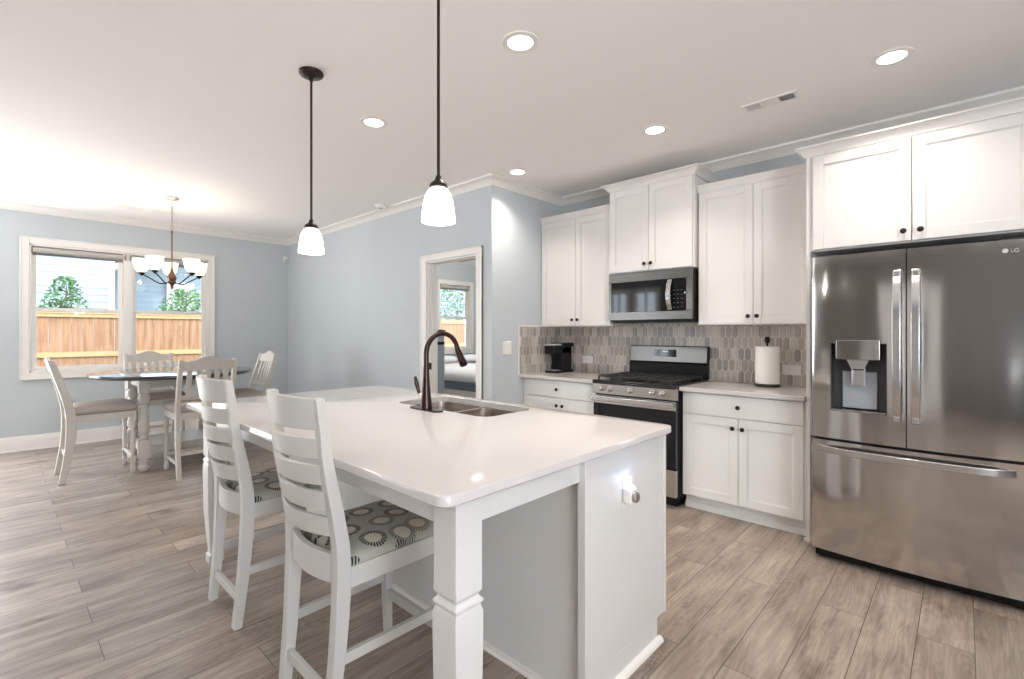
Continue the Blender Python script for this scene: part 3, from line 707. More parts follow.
# round emblem and letters at the top right of the right door
b = MB(); b.loft([[(.145+q*math.cos(2*PI*k/24), bow(.145)-.002-d, 1.704+q*math.sin(2*PI*k/24)) for k in range(24)] for q, d in ((.0105, -.001), (.0105, .0015), (.0005, .0015))])
b.build('emblem', M['logo'], drr, smooth=0)
text_mesh(None, 'LG', .025, .161, 1.6955, bow(.17), name='lettering', parent=drr, m=M['logo'])

# ------------------------------------------------------------------ coffee maker, paper towels, plates
cm = thing('coffee_maker', 'black single-cup coffee maker on the left counter', 'coffee maker', (-3.02, 3.93, .914))
X0, X1 = -3.085, -2.955
MB().box(X0-.005, X1+.005, 3.79, 4.085, .9141, .935).build('base', M['black'], cm, bevel=.006, seg=3)
MB().box(X0, X1, 3.90, 4.065, .935, 1.175).build('body', M['black'], cm, bevel=.010, seg=3)
MB().box(X0, X1, 3.775, 4.065, 1.10, 1.185).build('brew_head', M['black'], cm, bevel=.012, seg=3)
MB().box(X0+.004, X1-.004, 3.775, 3.91, 1.185, 1.205).build('lid', M['towergrey'], cm, bevel=.008, seg=3)
MB().box(X0-.003, X1+.008, 3.90, 4.09, 1.175, 1.212).build('rear_top', M['black'], cm, bevel=.006)
MB().lathe([(.018, 1.075), (.022, 1.10)], (X0+X1)/2, 3.83, 14).build('spout', M['black'], cm)
MB().box(X0+.012, X1-.012, 3.80, 3.885, .935, .941).build('drip_tray', M['towergrey'], cm)
pt = thing('paper_towel_holder', 'white paper towel roll on a dark stand on the right counter', 'paper towels', (-1.075, 3.955, .914))
MB().lathe([(.086, .9141), (.088, .918), (.088, .930), (.082, .935), (.008, .936)], -1.075, 3.955, 32).build('base', M['iron'], pt, smooth=50)
MB().lathe([(.008, .93), (.008, 1.235), (.014, 1.240), (.019, 1.252), (.019, 1.272), (.013, 1.285), (.001, 1.287)], -1.075, 3.955, 16).build('post', M['iron'], pt, smooth=50)
MB().lathe([(.022, .937), (.080, .937), (.082, .945), (.082, 1.208), (.080, 1.214), (.022, 1.215)], -1.075, 3.955, 40).build('towel_roll', M['paper'], pt, smooth=50)

def outlet(name, label, cat, c, axis, w_, h_, kind):
    # thin cover plate on a wall; axis 'y' faces -Y, 'x' faces +X
    r = thing(name, label, cat, c)
    def bx(u0, u1, d0, d1, z0, z1):
        if axis == 'y': return MB().box(c[0]+u0, c[0]+u1, c[1]-d1, c[1]-d0, c[2]+z0, c[2]+z1)
        return MB().box(c[0]+d0, c[0]+d1, c[1]+u0, c[1]+u1, c[2]+z0, c[2]+z1)
    bx(-w_/2, w_/2, 0, .006, -h_/2, h_/2).build('plate', M['plate'], r, bevel=.002)
    if kind == 'outlet':
        for s in (-1, 1):
            u = s*w_*.17 if w_ > h_ else 0; z = 0 if w_ > h_ else s*h_*.17
            q = bx(u-.014, u+.014, .0055, .008, z-.014, z+.014).build('socket', M['plate'], r, bevel=.002)
            b = MB()
            for t in (-.005, .005):
                k = bx(u+t-.001, u+t+.001, .0078, .0083, z-.002, z+.006); b.add(k.v, k.f)
            b.build('slot', M['grey'], q, smooth=0)
    else:
        for u in ([-.023, .023] if kind == 'double' else [0]):
            bx(u-.016, u+.016, .0055, .009, -.033, .033).build('rocker', M['plate'], r, bevel=.002)
    return r
outlet('wall_outlet', 'white outlet plate on the tiles right of the paper towel roll', 'outlet', (-.945, YK-.0126, 1.035), 'y', .122, .076, 'outlet')
outlet('wall_outlet', 'white outlet plate on the tiles between coffee maker and range', 'outlet', (-2.786, YK-.0126, 1.045), 'y', .122, .076, 'outlet')
outlet('light_switch', 'white double light switch on the blue wall beside the backsplash', 'switch', (XS+.0005, 3.295, 1.172), 'x', .118, .118, 'double')

# ------------------------------------------------------------------ island
isl = thing('kitchen_island', 'pale kitchen island base with square corner legs and an end panel', 'kitchen island', (-2.05, 1.5, 0))
MB().box(-3.14, -.975, 1.42, 1.95, .0, .10).box(-3.14, -.975, 1.42, 1.985, .10, .68).box(-3.14, -2.425, 1.42, 1.985, .68, .883).box(-1.64, -.975, 1.42, 1.985, .68, .883).box(-2.425, -1.64, 1.42, 1.572, .68, .883).box(-2.425, -1.64, 1.958, 1.985, .68, .883).build('body', M['island'], isl)
MB().box(-.975, -.955, 1.405, 1.93, 0, .10).box(-.975, -.955, 1.405, 2.005, .10, .883).build('end_panel', M['island'], isl, bevel=.001)
MB().box(-.977, -.945, 1.378, 1.410, 0, .883).build('corner_stile', M['island'], isl, bevel=.002)
MB().box(-.977, -.951, 1.985, 2.006, .10, .883).build('front_stile', M['island'], isl, bevel=.0015)
MB().box(-3.16, -3.14, 1.405, 2.005, .0, .883).build('end_panel', M['island'], isl)
MB().box(-3.14, -.977, 1.405, 1.42, 0, .883).build('back_panel', M['island'], isl)
QR = [(0, 0), (.020, 0), (.019, .009), (.014, .016), (.006, .020), (0, .020)]
MB().mould([(-.9551, 1.945), (-.9551, 1.44)], [(0, 0), (.022, 0), (.020, .012), (.012, .020), (0, .022)], side=1).mould([(-.95, 1.41), (-.95, 1.375), (-.98, 1.375), (-.98, 1.4049), (-3.12, 1.4049)], QR, side=1).build('base_moulding', M['trim'], isl, smooth=50)
MB().box(-3.14, -1.06, .835, .86, .79, .883).box(-.995, -.970, .91, 1.40, .80, .883).box(-3.19, -3.165, .91, 1.40, .80, .883).build('apron', M['island'], isl, bevel=.001)
def square_leg(cx, cy):
    h = .0475
    prof = [(.038, 0), (.038, .045), (.030, .050), (.030, .075), (.034, .11), (.0475, .30), (.050, .50), (.050, .555), (.044, .575), (.050, .580), (.050, .588), (.044, .594), (.040, .600), (.044, .608), (.0475, .612), (.0475, .883)]
    b = MB(); b.loft([[(cx-r_, cy-r_, z), (cx+r_, cy-r_, z), (cx+r_, cy+r_, z), (cx-r_, cy+r_, z)] for r_, z in prof])
    b.build('leg', M['island'], isl, bevel=.0025, smooth=30)
square_leg(-1.0145, .8675); square_leg(-3.165, .8675)

# countertop with sink cutout: outer rounded rect, inner cut
SX0, SX1, SY0, SY1 = -2.41, -1.655, 1.585, 1.945
def rrect(x0, x1, y0, y1, r, n=8):
    p = []
    for cx, cy, a in ((x1-r, y1-r, 0), (x0+r, y1-r, 90), (x0+r, y0+r, 180), (x1-r, y0+r, 270)):
        for k in range(n+1):
            t = math.radians(a+90*k/n); p.append((cx+r*math.cos(t), cy+r*math.sin(t)))
    return p
def slab_with_hole(outer, inner, z0, z1, edge):
    n = len(outer); b = MB()
    rings = []
    cx = sum(p[0] for p in outer)/n; cy = sum(p[1] for p in outer)/n
    def inset(poly, d):
        x0 = min(p[0] for p in poly); x1 = max(p[0] for p in poly); y0 = min(p[1] for p in poly); y1 = max(p[1] for p in poly)
        return [(p[0]-d*(1 if p[0] > (x0+x1)/2 else -1)*min(1, 1), p[1]-d*(1 if p[1] > (y0+y1)/2 else -1)) for p in poly]
    O = [[(x, y, z0) for x, y in inset(outer, edge)], [(x, y, z0+edge) for x, y in outer], [(x, y, z1-edge) for x, y in outer], [(x, y, z1-edge*.3) for x, y in inset(outer, edge*.3)], [(x, y, z1) for x, y in inset(outer, edge)],
         [(x, y, z1) for x, y in inner], [(x, y, z0) for x, y in inner]]
    b.loft(O, closed=True)
    return b
outer = rrect(-3.276, -.922, .743, 2.021, .036)
inner = rrect(SX0, SX1, SY0, SY1, .06)
ct = slab_with_hole(outer, inner, .883, .914, .005).build('countertop', M['quartz'], loc=(-2.1, 1.38, .883), smooth=40)
tag(ct, 'large white quartz island countertop with a sink cutout', 'countertop')
sk = thing('sink', 'stainless double-bowl undermount sink in the island', 'sink', (-2.03, 1.76, .88))
def bowl(x0, x1, y0, y1, zt, zb):
    b = MB(); S = []
    for ins, z, r in ((0, zt, .06), (.002, zt-.05, .06), (.008, zb+.03, .055), (.03, zb+.004, .05), (.05, zb, .04)):
        S.append([(x, y, z) for x, y in rrect(x0+ins, x1-ins, y0+ins, y1-ins, r)])
    b.loft(S, cap=False)
    b.add(S[-1], [tuple(range(len(S[-1])))]); return b
o = bowl(SX0-.006, -2.045, SY0-.006, SY1+.006, .8825, .70).build('left_bowl', M['steelsink'], sk, smooth=50)
MB().lathe([(.04, .7005), (.04, .703), (.03, .703), (.028, .701)], -2.22, 1.76, 20).build('drain', M['chrome'], o)
o = bowl(-2.03, SX1+.006, SY0-.006, SY1+.006, .8825, .70).build('right_bowl', M['steelsink'], sk, smooth=50)
MB().lathe([(.04, .7005), (.04, .703), (.03, .703), (.028, .701)], -1.84, 1.76, 20).build('drain', M['chrome'], o)
MB().box(-2.046, -2.029, SY0-.006, SY1+.006, .835, .8825).build('divider', M['steelsink'], sk, bevel=.003)

# faucet
fa = thing('faucet', 'dark bronze pull-down gooseneck faucet on the island', 'faucet', (-2.050, 1.536, .914))
FXc, FYc = -2.050, 1.536
b = MB(); S = [[(x, y, z) for x, y in rrect(FXc-.125+i, FXc+.125-i, FYc-.03+i, FYc+.03-i, .0299-i, 6)] for i, z in ((0, .9141), (0, .919), (.004, .922))]
b.loft(S); b.build('deck_plate', M['faucet'], fa)
MB().lathe([(.030, .920), (.030, .935), (.028, .96), (.024, 1.0), (.019, 1.05), (.0165, 1.10), (.0155, 1.14)], FXc, FYc, 24).build('body', M['faucet'], fa, smooth=60)
pts = [(FXc, FYc, 1.13), (FXc, FYc, 1.18)]; R = .108
zc = 1.205
for k in range(0, 15):
    t = math.radians(180-k*12.2); pts.append((FXc, FYc+R+R*math.cos(t), zc+R*math.sin(t)))
MB().tube(pts, .0135, 14).build('spout', M['faucet'], fa, smooth=60)
e = Vector(pts[-1]); d = (e-Vector(pts[-2])).normalized()
d = (d+Vector((0, .25, 0))).normalized()
MB().tube([e-d*.01, e+d*.01, e+d*.05, e+d*.095, e+d*.10], [.0145, .0165, .019, .0235, .021], 16).build('spray_head', M['faucet'], fa, smooth=60)
MB().tube([(FXc-.02, FYc, .975), (FXc-.055, FYc, .985)], .014, 12).build('valve', M['nickel'], fa)
MB().tube([(FXc-.055, FYc, .985), (FXc-.062, FYc-.004, 1.01), (FXc-.068, FYc-.012, 1.05), (FXc-.072, FYc-.018, 1.085)], [.008, .009, .012, .007], 10).build('lever', M['faucet'], fa, smooth=60)

# outlet and plug-in night light on the island's end panel
outlet('island_outlet', 'white outlet plate on the end panel of the island', 'outlet', (-.9548, 1.672, .70), 'x', .072, .116, 'outlet')
nl = thing('night_light', 'small round plug-in night light on the island end outlet', 'night light', (-.945, 1.655, .70))
MB().box(-.9462, -.912, 1.628, 1.682, .668, .725).build('housing', M['plate'], nl, bevel=.008, seg=3)
b = MB(); b.loft([[(x, 1.655+q*math.cos(2*PI*k/20), .694+q*math.sin(2*PI*k/20)) for k in range(20)] for q, x in ((.020, -.913), (.020, -.900), (.017, -.897), (.001, -.897))])
b.build('dial', M['nickel'], nl, smooth=50)
MB().box(-.944, -.920, 1.634, 1.676, .7255, .733).build('lens', M['bluelamp'], nl, bevel=.002)
light('night_light_glow', 'POINT', (-.925, 1.655, .752), .07, (.35, .5, 1), radius=.012)

# ------------------------------------------------------------------ bar stools
def make_stool():
    r = thing('bar_stool', '', 'bar stool', (0, 0, 0))
    px = .184
    rear = [(-.243, 0), (-.230, .12), (-.217, .25), (-.207, .40), (-.202, .52), (-.206, .62), (-.226, .74), (-.250, .86), (-.261, .93), (-.266, .99), (-.283, 1.110)]
    def dep(z): return .030+.022*max(0, 1-abs(z-.5)/.62)
    for s in (-1, 1):
        b = MB(); S = []
        for y, z in rear:
            d = dep(z)/2; wd = .022 if z < .9 else .020; cx = s*(px-.012*max(0, .4-z)/.4)
            S.append([(cx-wd, y-d, z), (cx+wd, y-d, z), (cx+wd, y+d, z), (cx-wd, y+d, z)])
        b.loft(S); b.build('rear_leg', M['stool'], r, bevel=.004)
        b = MB(); S = []
        for z, h, dy in ((0, .015, .010), (.25, .019, .004), (.475, .021, 0), (.545, .021, 0)):
            S.append([(s*.190-h, .200+dy-h, z), (s*.190+h, .200+dy-h, z), (s*.190+h, .200+dy+h, z), (s*.190-h, .200+dy+h, z)])
        b.loft(S); b.build('front_leg', M['stool'], r, bevel=.003)
    def ypost(z):
        for (y0, z0), (y1, z1) in zip(rear, rear[1:]):
            if z0 <= z <= z1: return y0+(y1-y0)*(z-z0)/(z1-z0)
        return rear[-1][0]
    def slat(z0, z1, name, arch=0, bow_=.056):
        b = MB(); S = []; n = 12; W = px+.012
        for k in range(n+1):
            u = -1+2*k/n; x = u*W; c = -bow_*(1-u*u); up = arch*(1-u*u)
            ya, yb = ypost(z0)+c, ypost(z1)+c; t = .009
            S.append([(x, ya-t, z0), (x, ya+t, z0), (x, yb+t, z1+up), (x, yb-t, z1+up)])
        b.loft(S); b.build(name, M['stool'], r, bevel=.003)
    slat(1.008, 1.108, 'crest_rail', .006)
    for z0, z1 in ((.913, .980), (.826, .893), (.739, .806), (.652, .719)): slat(z0, z1, 'back_slat')
    b = MB(); S = []
    for k in range(13):
        u = -1+2*k/12; x = u*(px+.005); c = -.040*(1-u*u); S.append([(x, -.207+c, .49), (x, -.183+c, .49), (x, -.183+c, .585), (x, -.207+c, .585)])
    b.loft(S); b.build('lower_rail', M['stool'], r, bevel=.003)
    # seat frame: four rails; cushion
    MB().box(-.208, -.168, -.18, .19, .478, .548).build('seat_rail', M['stool'], r, bevel=.003)
    MB().box(.168, .208, -.18, .19, .478, .548).build('seat_rail', M['stool'], r, bevel=.003)
    MB().box(-.19, .19, .183, .219, .478, .548).build('seat_rail', M['stool'], r, bevel=.003)
    b = MB(); S = []
    for ins, z in ((.004, .545), (.0, .560), (.003, .572), (.02, .585), (.06, .594), (.12, .598)):
        S.append([(x, y, z) for x, y in rrect(-.205+ins, .205-ins, -.19+ins, .222-ins, .03, 5)])
    b.loft(S); b.build('cushion', M['fabric'], r, smooth=60)
    for s in (-1, 1): MB().bar((s*.184, -.217, .245), (s*.190, .205, .245), .020, .036).build('side_stretcher', M['stool'], r, bevel=.002)
    MB().bar((-.176, -.230, .125), (.176, -.230, .125), .020, .038).build('rear_stretcher', M['stool'], r, bevel=.002)
    MB().bar((-.188, .207, .17), (.188, .207, .17), .020, .038).build('footrest', M['stool'], r, bevel=.002)
    return r
G = 'counter stools at the island'
st = make_stool(); st['label'] = 'white ladder-back bar stool nearest the camera, at the island corner leg'; st['group'] = G
st.location = (-1.675, .978, 0)
dup(st, (-2.54, .977, 0), 0, 'white ladder-back bar stool at the far end of the island, nearer the dining table', G)

# ------------------------------------------------------------------ dining set
def turned(cx, cy, z0, z1, rmax, foot=True):
    """baluster profile scaled between z0 and z1"""
    P = [(0, .62), (.015, .72), (.05, .74), (.07, .56), (.10, .62), (.13, .80), (.22, .88), (.34, .80), (.50, .66), (.62, .60), (.68, .60), (.70, .82), (.73, .86), (.76, .64), (.79, .62), (.82, .80), (.88, .98), (.94, .86), (.97, .72), (1, .74)]
    return [(r_*rmax, z0+t*(z1-z0)) for t, r_ in P]
def make_dining_chair():
    r = thing('dining_chair', '', 'dining chair', (0, 0, 0))
    rear = [(-.275, 0), (-.252, .12), (-.226, .28), (-.214, .42), (-.212, .54), (-.222, .64), (-.250, .76), (-.285, .88), (-.318, .99), (-.342, 1.075)]
    def ypost(z):
        for (y0, z0), (y1, z1) in zip(rear, rear[1:]):
            if z0 <= z <= z1: return y0+(y1-y0)*(z-z0)/(z1-z0)
        return rear[-1][0]
    for s in (-1, 1):
        b = MB(); S = []
        for y, z in rear:
            d = .024+.012*max(0, 1-abs(z-.5)/.5); cx = s*.2175
            S.append([(cx-.0175, y-d, z), (cx+.0175, y-d, z), (cx+.0175, y+d, z), (cx-.0175, y+d, z)])
        b.loft(S); b.build('rear_leg', M['antique'], r, bevel=.004)
        b = MB().box(s*.2125-.0225, s*.2125+.0225, .196, .241, .49, .585)
        b.lathe(turned(0, 0, .165, .49, .024), s*.2125, .2185, 16)
        b.box(s*.2125-.0185, s*.2125+.0185, .200, .237, .095, .165); b.lathe([(.014, 0), (.020, .012), (.023, .04), (.020, .07), (.014, .095)], s*.2125, .2185, 16)
        b.build('front_leg', M['antique'], r, bevel=.002)
    # crest: raised centre
    b = MB(); S = []; n = 16
    for k in range(n+1):
        u = -1+2*k/n; x = u*.205; c = -.018*(1-u*u); top = 1.062+.042*(.5+.5*math.cos(PI*min(1, abs(u)/.78))); bot = .978
        S.append([(x, ypost(bot)-.011+c, bot), (x, ypost(bot)+.011+c, bot), (x, ypost(1.06)+.011+c, top), (x, ypost(1.06)-.011+c, top)])
    b.loft(S); b.build('crest_rail', M['antique'], r, bevel=.003)
    b = MB(); S = []
    for k in range(9):
        u = -1+2*k/8; x = u*.205; c = -.014*(1-u*u); S.append([(x, ypost(.705)-.010+c, .705), (x, ypost(.705)+.010+c, .705), (x, ypost(.75)+.010+c, .752), (x, ypost(.75)-.010+c, .752)])
    b.loft(S); b.build('lower_rail', M['antique'], r, bevel=.003)
    for k in range(5):
        u = (k-2)*.073; c = -.016*(1-(u/.205)**2); b = MB(); S = []
        for z in (.745, .83, .91, .985):
            y = ypost(z)+c; S.append([(u-.021, y-.006, z), (u+.021, y-.006, z), (u+.021, y+.006, z), (u-.021, y+.006, z)])
        b.loft(S); b.build('back_slat', M['antique'], r, bevel=.0015)
    for s in (-1, 1): MB().box(s*.217-.014, s*.217+.014, -.20, .205, .525, .585).build('seat_rail', M['antique'], r, bevel=.002)
    MB().box(-.20, .20, .205, .233, .525, .585).build('seat_rail', M['antique'], r, bevel=.002)
    MB().box(-.20, .20, -.226, -.198, .525, .585).build('seat_rail', M['antique'], r, bevel=.002)
    b = MB(); S = []
    for ins, z in ((.004, .583), (-.008, .600), (-.010, .620), (.0, .645), (.03, .662), (.08, .671), (.14, .674)):
        S.append([(x, y, z) for x, y in rrect(-.228+ins, .228-ins, -.205+ins*.6, .245-ins, .04, 5)])
    b.loft(S); b.build('cushion', M['linen'], r, smooth=60)
    for s in (-1, 1): MB().bar((s*.215, -.245, .130), (s*.2125, .2185, .130), .018, .030).build('side_stretcher', M['antique'], r, bevel=.002)
    MB().bar((-.21, .2185, .155), (.21, .2185, .155), .018, .030).build('front_stretcher', M['antique'], r, bevel=.002)
    MB().bar((-.21, -.238, .22), (.21, -.238, .22), .018, .030).build('rear_stretcher', M['antique'], r, bevel=.002)
    return r
G = 'chairs around the dining table'
dc = make_dining_chair(); dc['group'] = G
dc['label'] = 'antique white dining chair left of the table, seen from the side'; dc.location = (-5.925, .665, 0)
dup(dc, (-5.385, 1.335, 0), PI/2, 'antique white dining chair with its slatted back to the camera, in front of the table', G)
dup(dc, (-5.985, 1.86, 0), PI, 'antique white dining chair at the right end of the table, near the blue wall corner', G)
dup(dc, (-6.655, 1.23, 0), -PI/2, 'antique white dining chair behind the table, under the window', G)

dt = thing('dining_table', 'round counter-height table with dark top on turned white legs', 'dining table', (-6.0, 1.28, 0))
TX, TY, TR = -6.0, 1.28, .70
MB().lathe([(TR-.05, .877), (TR-.012, .885), (TR, .900), (TR, .910), (TR-.006, .918), (TR-.012, .920), (.001, .920)], TX, TY, 72).build('tabletop', M['tabletop'], dt, smooth=40)
for sx in (-1, 1):
    for sy in (-1, 1):
        lx, ly = TX+sx*.295, TY+sy*.315; b = MB()
        b.box(lx-.042, lx+.042, ly-.042, ly+.042, .74, .878)
        b.lathe(turned(0, 0, .30, .74, .052), lx, ly, 24)
        b.box(lx-.045, lx+.045, ly-.045, ly+.045, .12, .30)
        b.lathe([(.034, 0), (.044, .015), (.050, .035), (.048, .055), (.040, .065), (.046, .075), (.046, .095), (.036, .105), (.036, .12)], lx, ly, 24)
        b.build('leg', M['antique'], dt, bevel=.002)
MB().box(TX-.295, TX+.295, TY-.33, TY-.30, .79, .876).box(TX-.295, TX+.295, TY+.30, TY+.33, .79, .876).box(TX-.31, TX-.28, TY-.31, TY+.31, .79, .876).box(TX+.28, TX+.31, TY-.31, TY+.31, .79, .876).build('apron', M['antique'], dt)
MB().box(TX-.30, TX+.30, TY-.32, TY+.32, .205, .232).box(TX-.295, TX+.295, TY-.33, TY-.305, .165, .206).box(TX-.295, TX+.295, TY+.305, TY+.33, .165, .206).box(TX-.31, TX-.285, TY-.31, TY+.31, .165, .206).box(TX+.285, TX+.31, TY-.31, TY+.31, .165, .206).build('shelf', M['antique'], dt, bevel=.003)

# ------------------------------------------------------------------ chandelier
ch = thing('chandelier', 'five-light chandelier with frosted upward cups over the dining table', 'chandelier', (-6.09, 1.268, ZC))
cx, cy = -6.09, 1.268
MB().lathe([(.062, ZC-.0005), (.064, ZC-.012), (.055, ZC-.022), (.02, ZC-.030), (.008, ZC-.045)], cx, cy, 28).build('canopy', M['nickel'], ch, smooth=50)
b = MB(); z = ZC-.04; i = 0
while z > 2.395:
    n = []
    for k in range(12):
        t = 2*PI*k/12; u = .0085*math.cos(t); v = -.018+.019*math.sin(t)
        n.append((cx+(u if i % 2 else 0), cy+(0 if i % 2 else u), z+v))
    b.tube(n, .0022, 6, closed=True); z -= .031; i += 1
b.build('chain', M['nickel'], ch)
MB().tube([(cx+.006, cy, ZC-.04), (cx+.014, cy, 2.62), (cx-.010, cy+.008, 2.50), (cx+.004, cy, 2.39)], .0022, 6).build('cord', M['nickel'], ch)
MB().lathe([(.005, 2.40), (.009, 2.385), (.010, 2.37), (.007, 2.36), (.0075, 1.99), (.014, 1.975), (.016, 1.955), (.03, 1.93), (.040, 1.905), (.042, 1.88), (.030, 1.865), (.038, 1.855), (.034, 1.835), (.016, 1.815), (.012, 1.80), (.015, 1.79), (.008, 1.775), (.001, 1.772)], cx, cy, 22).build('stem', M['copper'], ch, smooth=60)
for k in range(5):
    a = math.radians(172+72*k); dx, dy = math.cos(a), math.sin(a); pts = []
    for t in range(11):
        u = t/10; rr = .03+.235*u; zz = 1.845-.02*math.sin(PI*min(1, u*1.6))+.085*u**2.2; pts.append((cx+dx*rr, cy+dy*rr, zz))
    ar = MB().tube(pts, .0065, 8).build('arm', M['iron'], ch, smooth=60)
    ex, ey = cx+dx*.265, cy+dy*.265
    MB().lathe([(.006, 1.905), (.012, 1.915), (.032, 1.930), (.034, 1.938), (.018, 1.944)], ex, ey, 18).build('cup', M['iron'], ar, smooth=50)
    MB().lathe([(.026, 1.940), (.046, 1.955), (.062, 1.985), (.070, 2.02), (.075, 2.055), (.078, 2.078), (.076, 2.079), (.072, 2.055), (.067, 2.02), (.059, 1.988), (.043, 1.960), (.001, 1.948)], ex, ey, 26, cap=False).build('lamp_shade', M['glowwarm'], ar, smooth=60)
    light('chandelier_bulb', 'POINT', (ex, ey, 2.10), 2.3, WARM, radius=.03)

# ------------------------------------------------------------------ pendants
def pendant(x, y, label):
    r = thing('pendant_light', label, 'pendant light', (x, y, ZC), group='pendants over the island')
    MB().lathe([(.062, ZC-.0005), (.064, ZC-.010), (.058, ZC-.018), (.03, ZC-.022), (.012, ZC-.030), (.010, ZC-.05)], x, y, 28).build('canopy', M['iron'], r, smooth=50)
    MB().tube([(x, y, ZC-.04), (x, y, 1.93)], .0062, 10).build('rod', M['iron'], r)
    MB().lathe([(.009, 1.935), (.012, 1.925), (.016, 1.915), (.030, 1.905), (.036, 1.895), (.036, 1.888), (.020, 1.884)], x, y, 22).build('cap', M['iron'], r, smooth=50)
    MB().lathe([(.026, 1.888), (.038, 1.880), (.049, 1.862), (.057, 1.836), (.063, 1.800), (.066, 1.770), (.0665, 1.752), (.0635, 1.752), (.063, 1.770), (.060, 1.800), (.054, 1.835), (.046, 1.859), (.035, 1.875), (.022, 1.883)], x, y, 32).build('lamp_shade', M['glow'], r, smooth=60)
    light('pendant_bulb', 'POINT', (x, y, 1.735), 1.4, (1, .93, .84), radius=.04)
pendant(-2.603, 1.178, 'farther pendant light with white glass bell shade, its ceiling canopy in view')
pendant(-1.509, 1.19, 'nearer pendant light over the island, its rod cut by the top of the photo')

# ------------------------------------------------------------------ ceiling fixtures
DL = ['recessed ceiling light left of the nearer pendant rod', 'recessed ceiling light nearest the top edge, right of the nearer pendant',
      'recessed ceiling light above the microwave cabinet', 'recessed ceiling light above the refrigerator',
      'recessed ceiling light by the corner of the blue stub wall', 'recessed ceiling light above and right of the camera, out of frame']
for (x, y), lb in zip(DOWN, DL):
    r = thing('ceiling_light', lb, 'ceiling light', (x, y, ZC), group='recessed lights')
    MB().lathe([(.060, ZC-.002), (.062, ZC-.007), (.088, ZC-.006), (.092, ZC-.0005), (.06, ZC-.0005)], x, y, 36).build('trim_ring', M['trim'], r, smooth=50)
    MB().lathe([(.061, ZC-.001), (.061, ZC-.005), (.001, ZC-.006)], x, y, 36).build('lens', M['bulb'], r, smooth=0)
    light('ceiling_light_beam', 'AREA', (x, y, ZC-.012), 4.9, (1, .91, .80), .11, spread=math.radians(112))
def vent(label, x0, x1, y0, y1, n=7):
    r = thing('ceiling_vent', label, 'vent', ((x0+x1)/2, (y0+y1)/2, ZC))
    MB().box(x0+.01, x1-.01, y0+.01, y1-.01, ZC-.0025, ZC-.0005).build('backing', M['ventdark'], r, smooth=0)
    xm = (x0+x1)/2; f = .018; b = MB()
    b.box(x0, x1, y0, y0+f, ZC-.008, ZC-.001).box(x0, x1, y1-f, y1, ZC-.008, ZC-.001).box(x0, x0+f, y0+f, y1-f, ZC-.008, ZC-.001).box(x1-f, x1, y0+f, y1-f, ZC-.008, ZC-.001).box(xm-.05, xm+.05, y0+f, y1-f, ZC-.0078, ZC-.001)
    b.build('frame', M['trim'], r)
    for a, c, s in ((x0+f, xm-.05, -1), (xm+.05, x1-f, 1)):
        b = MB()
        for k in range(n):
            x = a+(k+.5)*(c-a)/n; b.bar((x, y0+f, ZC-.006), (x, y1-f, ZC-.006), .008, .0012, up=(s*.7, 0, .7))
        b.build('louvre', M['trim'], r, smooth=0)
vent('white ceiling vent with two louvred ends, above the right wall cabinets', -1.02, -.715, 3.195, 3.31)
vent('small ceiling vent left of the chandelier, farther from its chain', -6.99, -6.85, .92, 1.16, 4)
vent('small ceiling vent just left of the chandelier chain', -6.96, -6.84, 1.24, 1.46, 4)
sd = thing('smoke_detector', 'round white smoke detector on the ceiling near the blue wall', 'smoke detector', (-4.75, 2.93, ZC))
MB().lathe([(.065, ZC-.0005), (.068, ZC-.012), (.062, ZC-.03), (.045, ZC-.038), (.001, ZC-.039)], -4.75, 2.93, 28).build('housing', M['plate'], sd, smooth=50)
MB().lathe([(.018, ZC-.038), (.018, ZC-.042), (.001, ZC-.042)], -4.75, 2.93, 16).build('test_button', M['towergrey'], sd)
ms = thing('motion_sensor', 'small white motion sensor high in the blue wall corner', 'sensor', (XW, 3.045, 2.44))
MB().prism([(XW, 2.40), (XW+.03, 2.405), (XW+.045, 2.44), (XW+.04, 2.485), (XW, 2.49)], 'y', 3.02, 3.07).build('housing', M['plate'], ms, bevel=.004)
MB().box(XW+.036, XW+.045, 3.030, 3.06, 2.415, 2.437).build('lens', M['towergrey'], ms, bevel=.002)

# ------------------------------------------------------------------ bedroom beyond the doorway
bd = thing('bed', 'bed with white rumpled bedding on a slate frame, beyond the doorway', 'bed', (-6.3, 6.0, 0))
BX0, BX1, BY0, BY1 = -7.3, -5.3, 4.95, 6.6
MB().box(BX0, BX1, BY0, BY1, .12, .42).build('base', M['trim'], bd, bevel=.005)
MB().box(BX0-.02, BX1+.02, BY0-.02, BY1+.02, .42, .53).build('side_rail', M['bedgrey'], bd, bevel=.01)
b = MB(); S = []
for ins, z in ((.01, .53), (-.01, .58), (.0, .64), (.06, .70), (.18, .74), (.4, .76)):
    S.append([(x+.012*math.sin(x*9+y*7), y, z+.014*math.sin(x*11)+.012*math.sin(y*13)) for x, y in rrect(BX0+ins, BX1-ins, BY0+ins, BY1-ins, .10, 8)])
b.loft(S); b.build('duvet', M['bedding'], bd, smooth=80)
for x in (BX0+.08, BX1-.08):
    for y in (BY0+.08, BY1-.08): MB().box(x-.03, x+.03, y-.03, y+.03, 0, .12).build('leg', M['trim'], bd)
for x in (-5.95, -6.45): MB().bar((x, BY0-.008, .22), (x, BY0-.008, .34), .03, .012, up=(0, 1, 0)).build('pull', M['nickel'], bd)
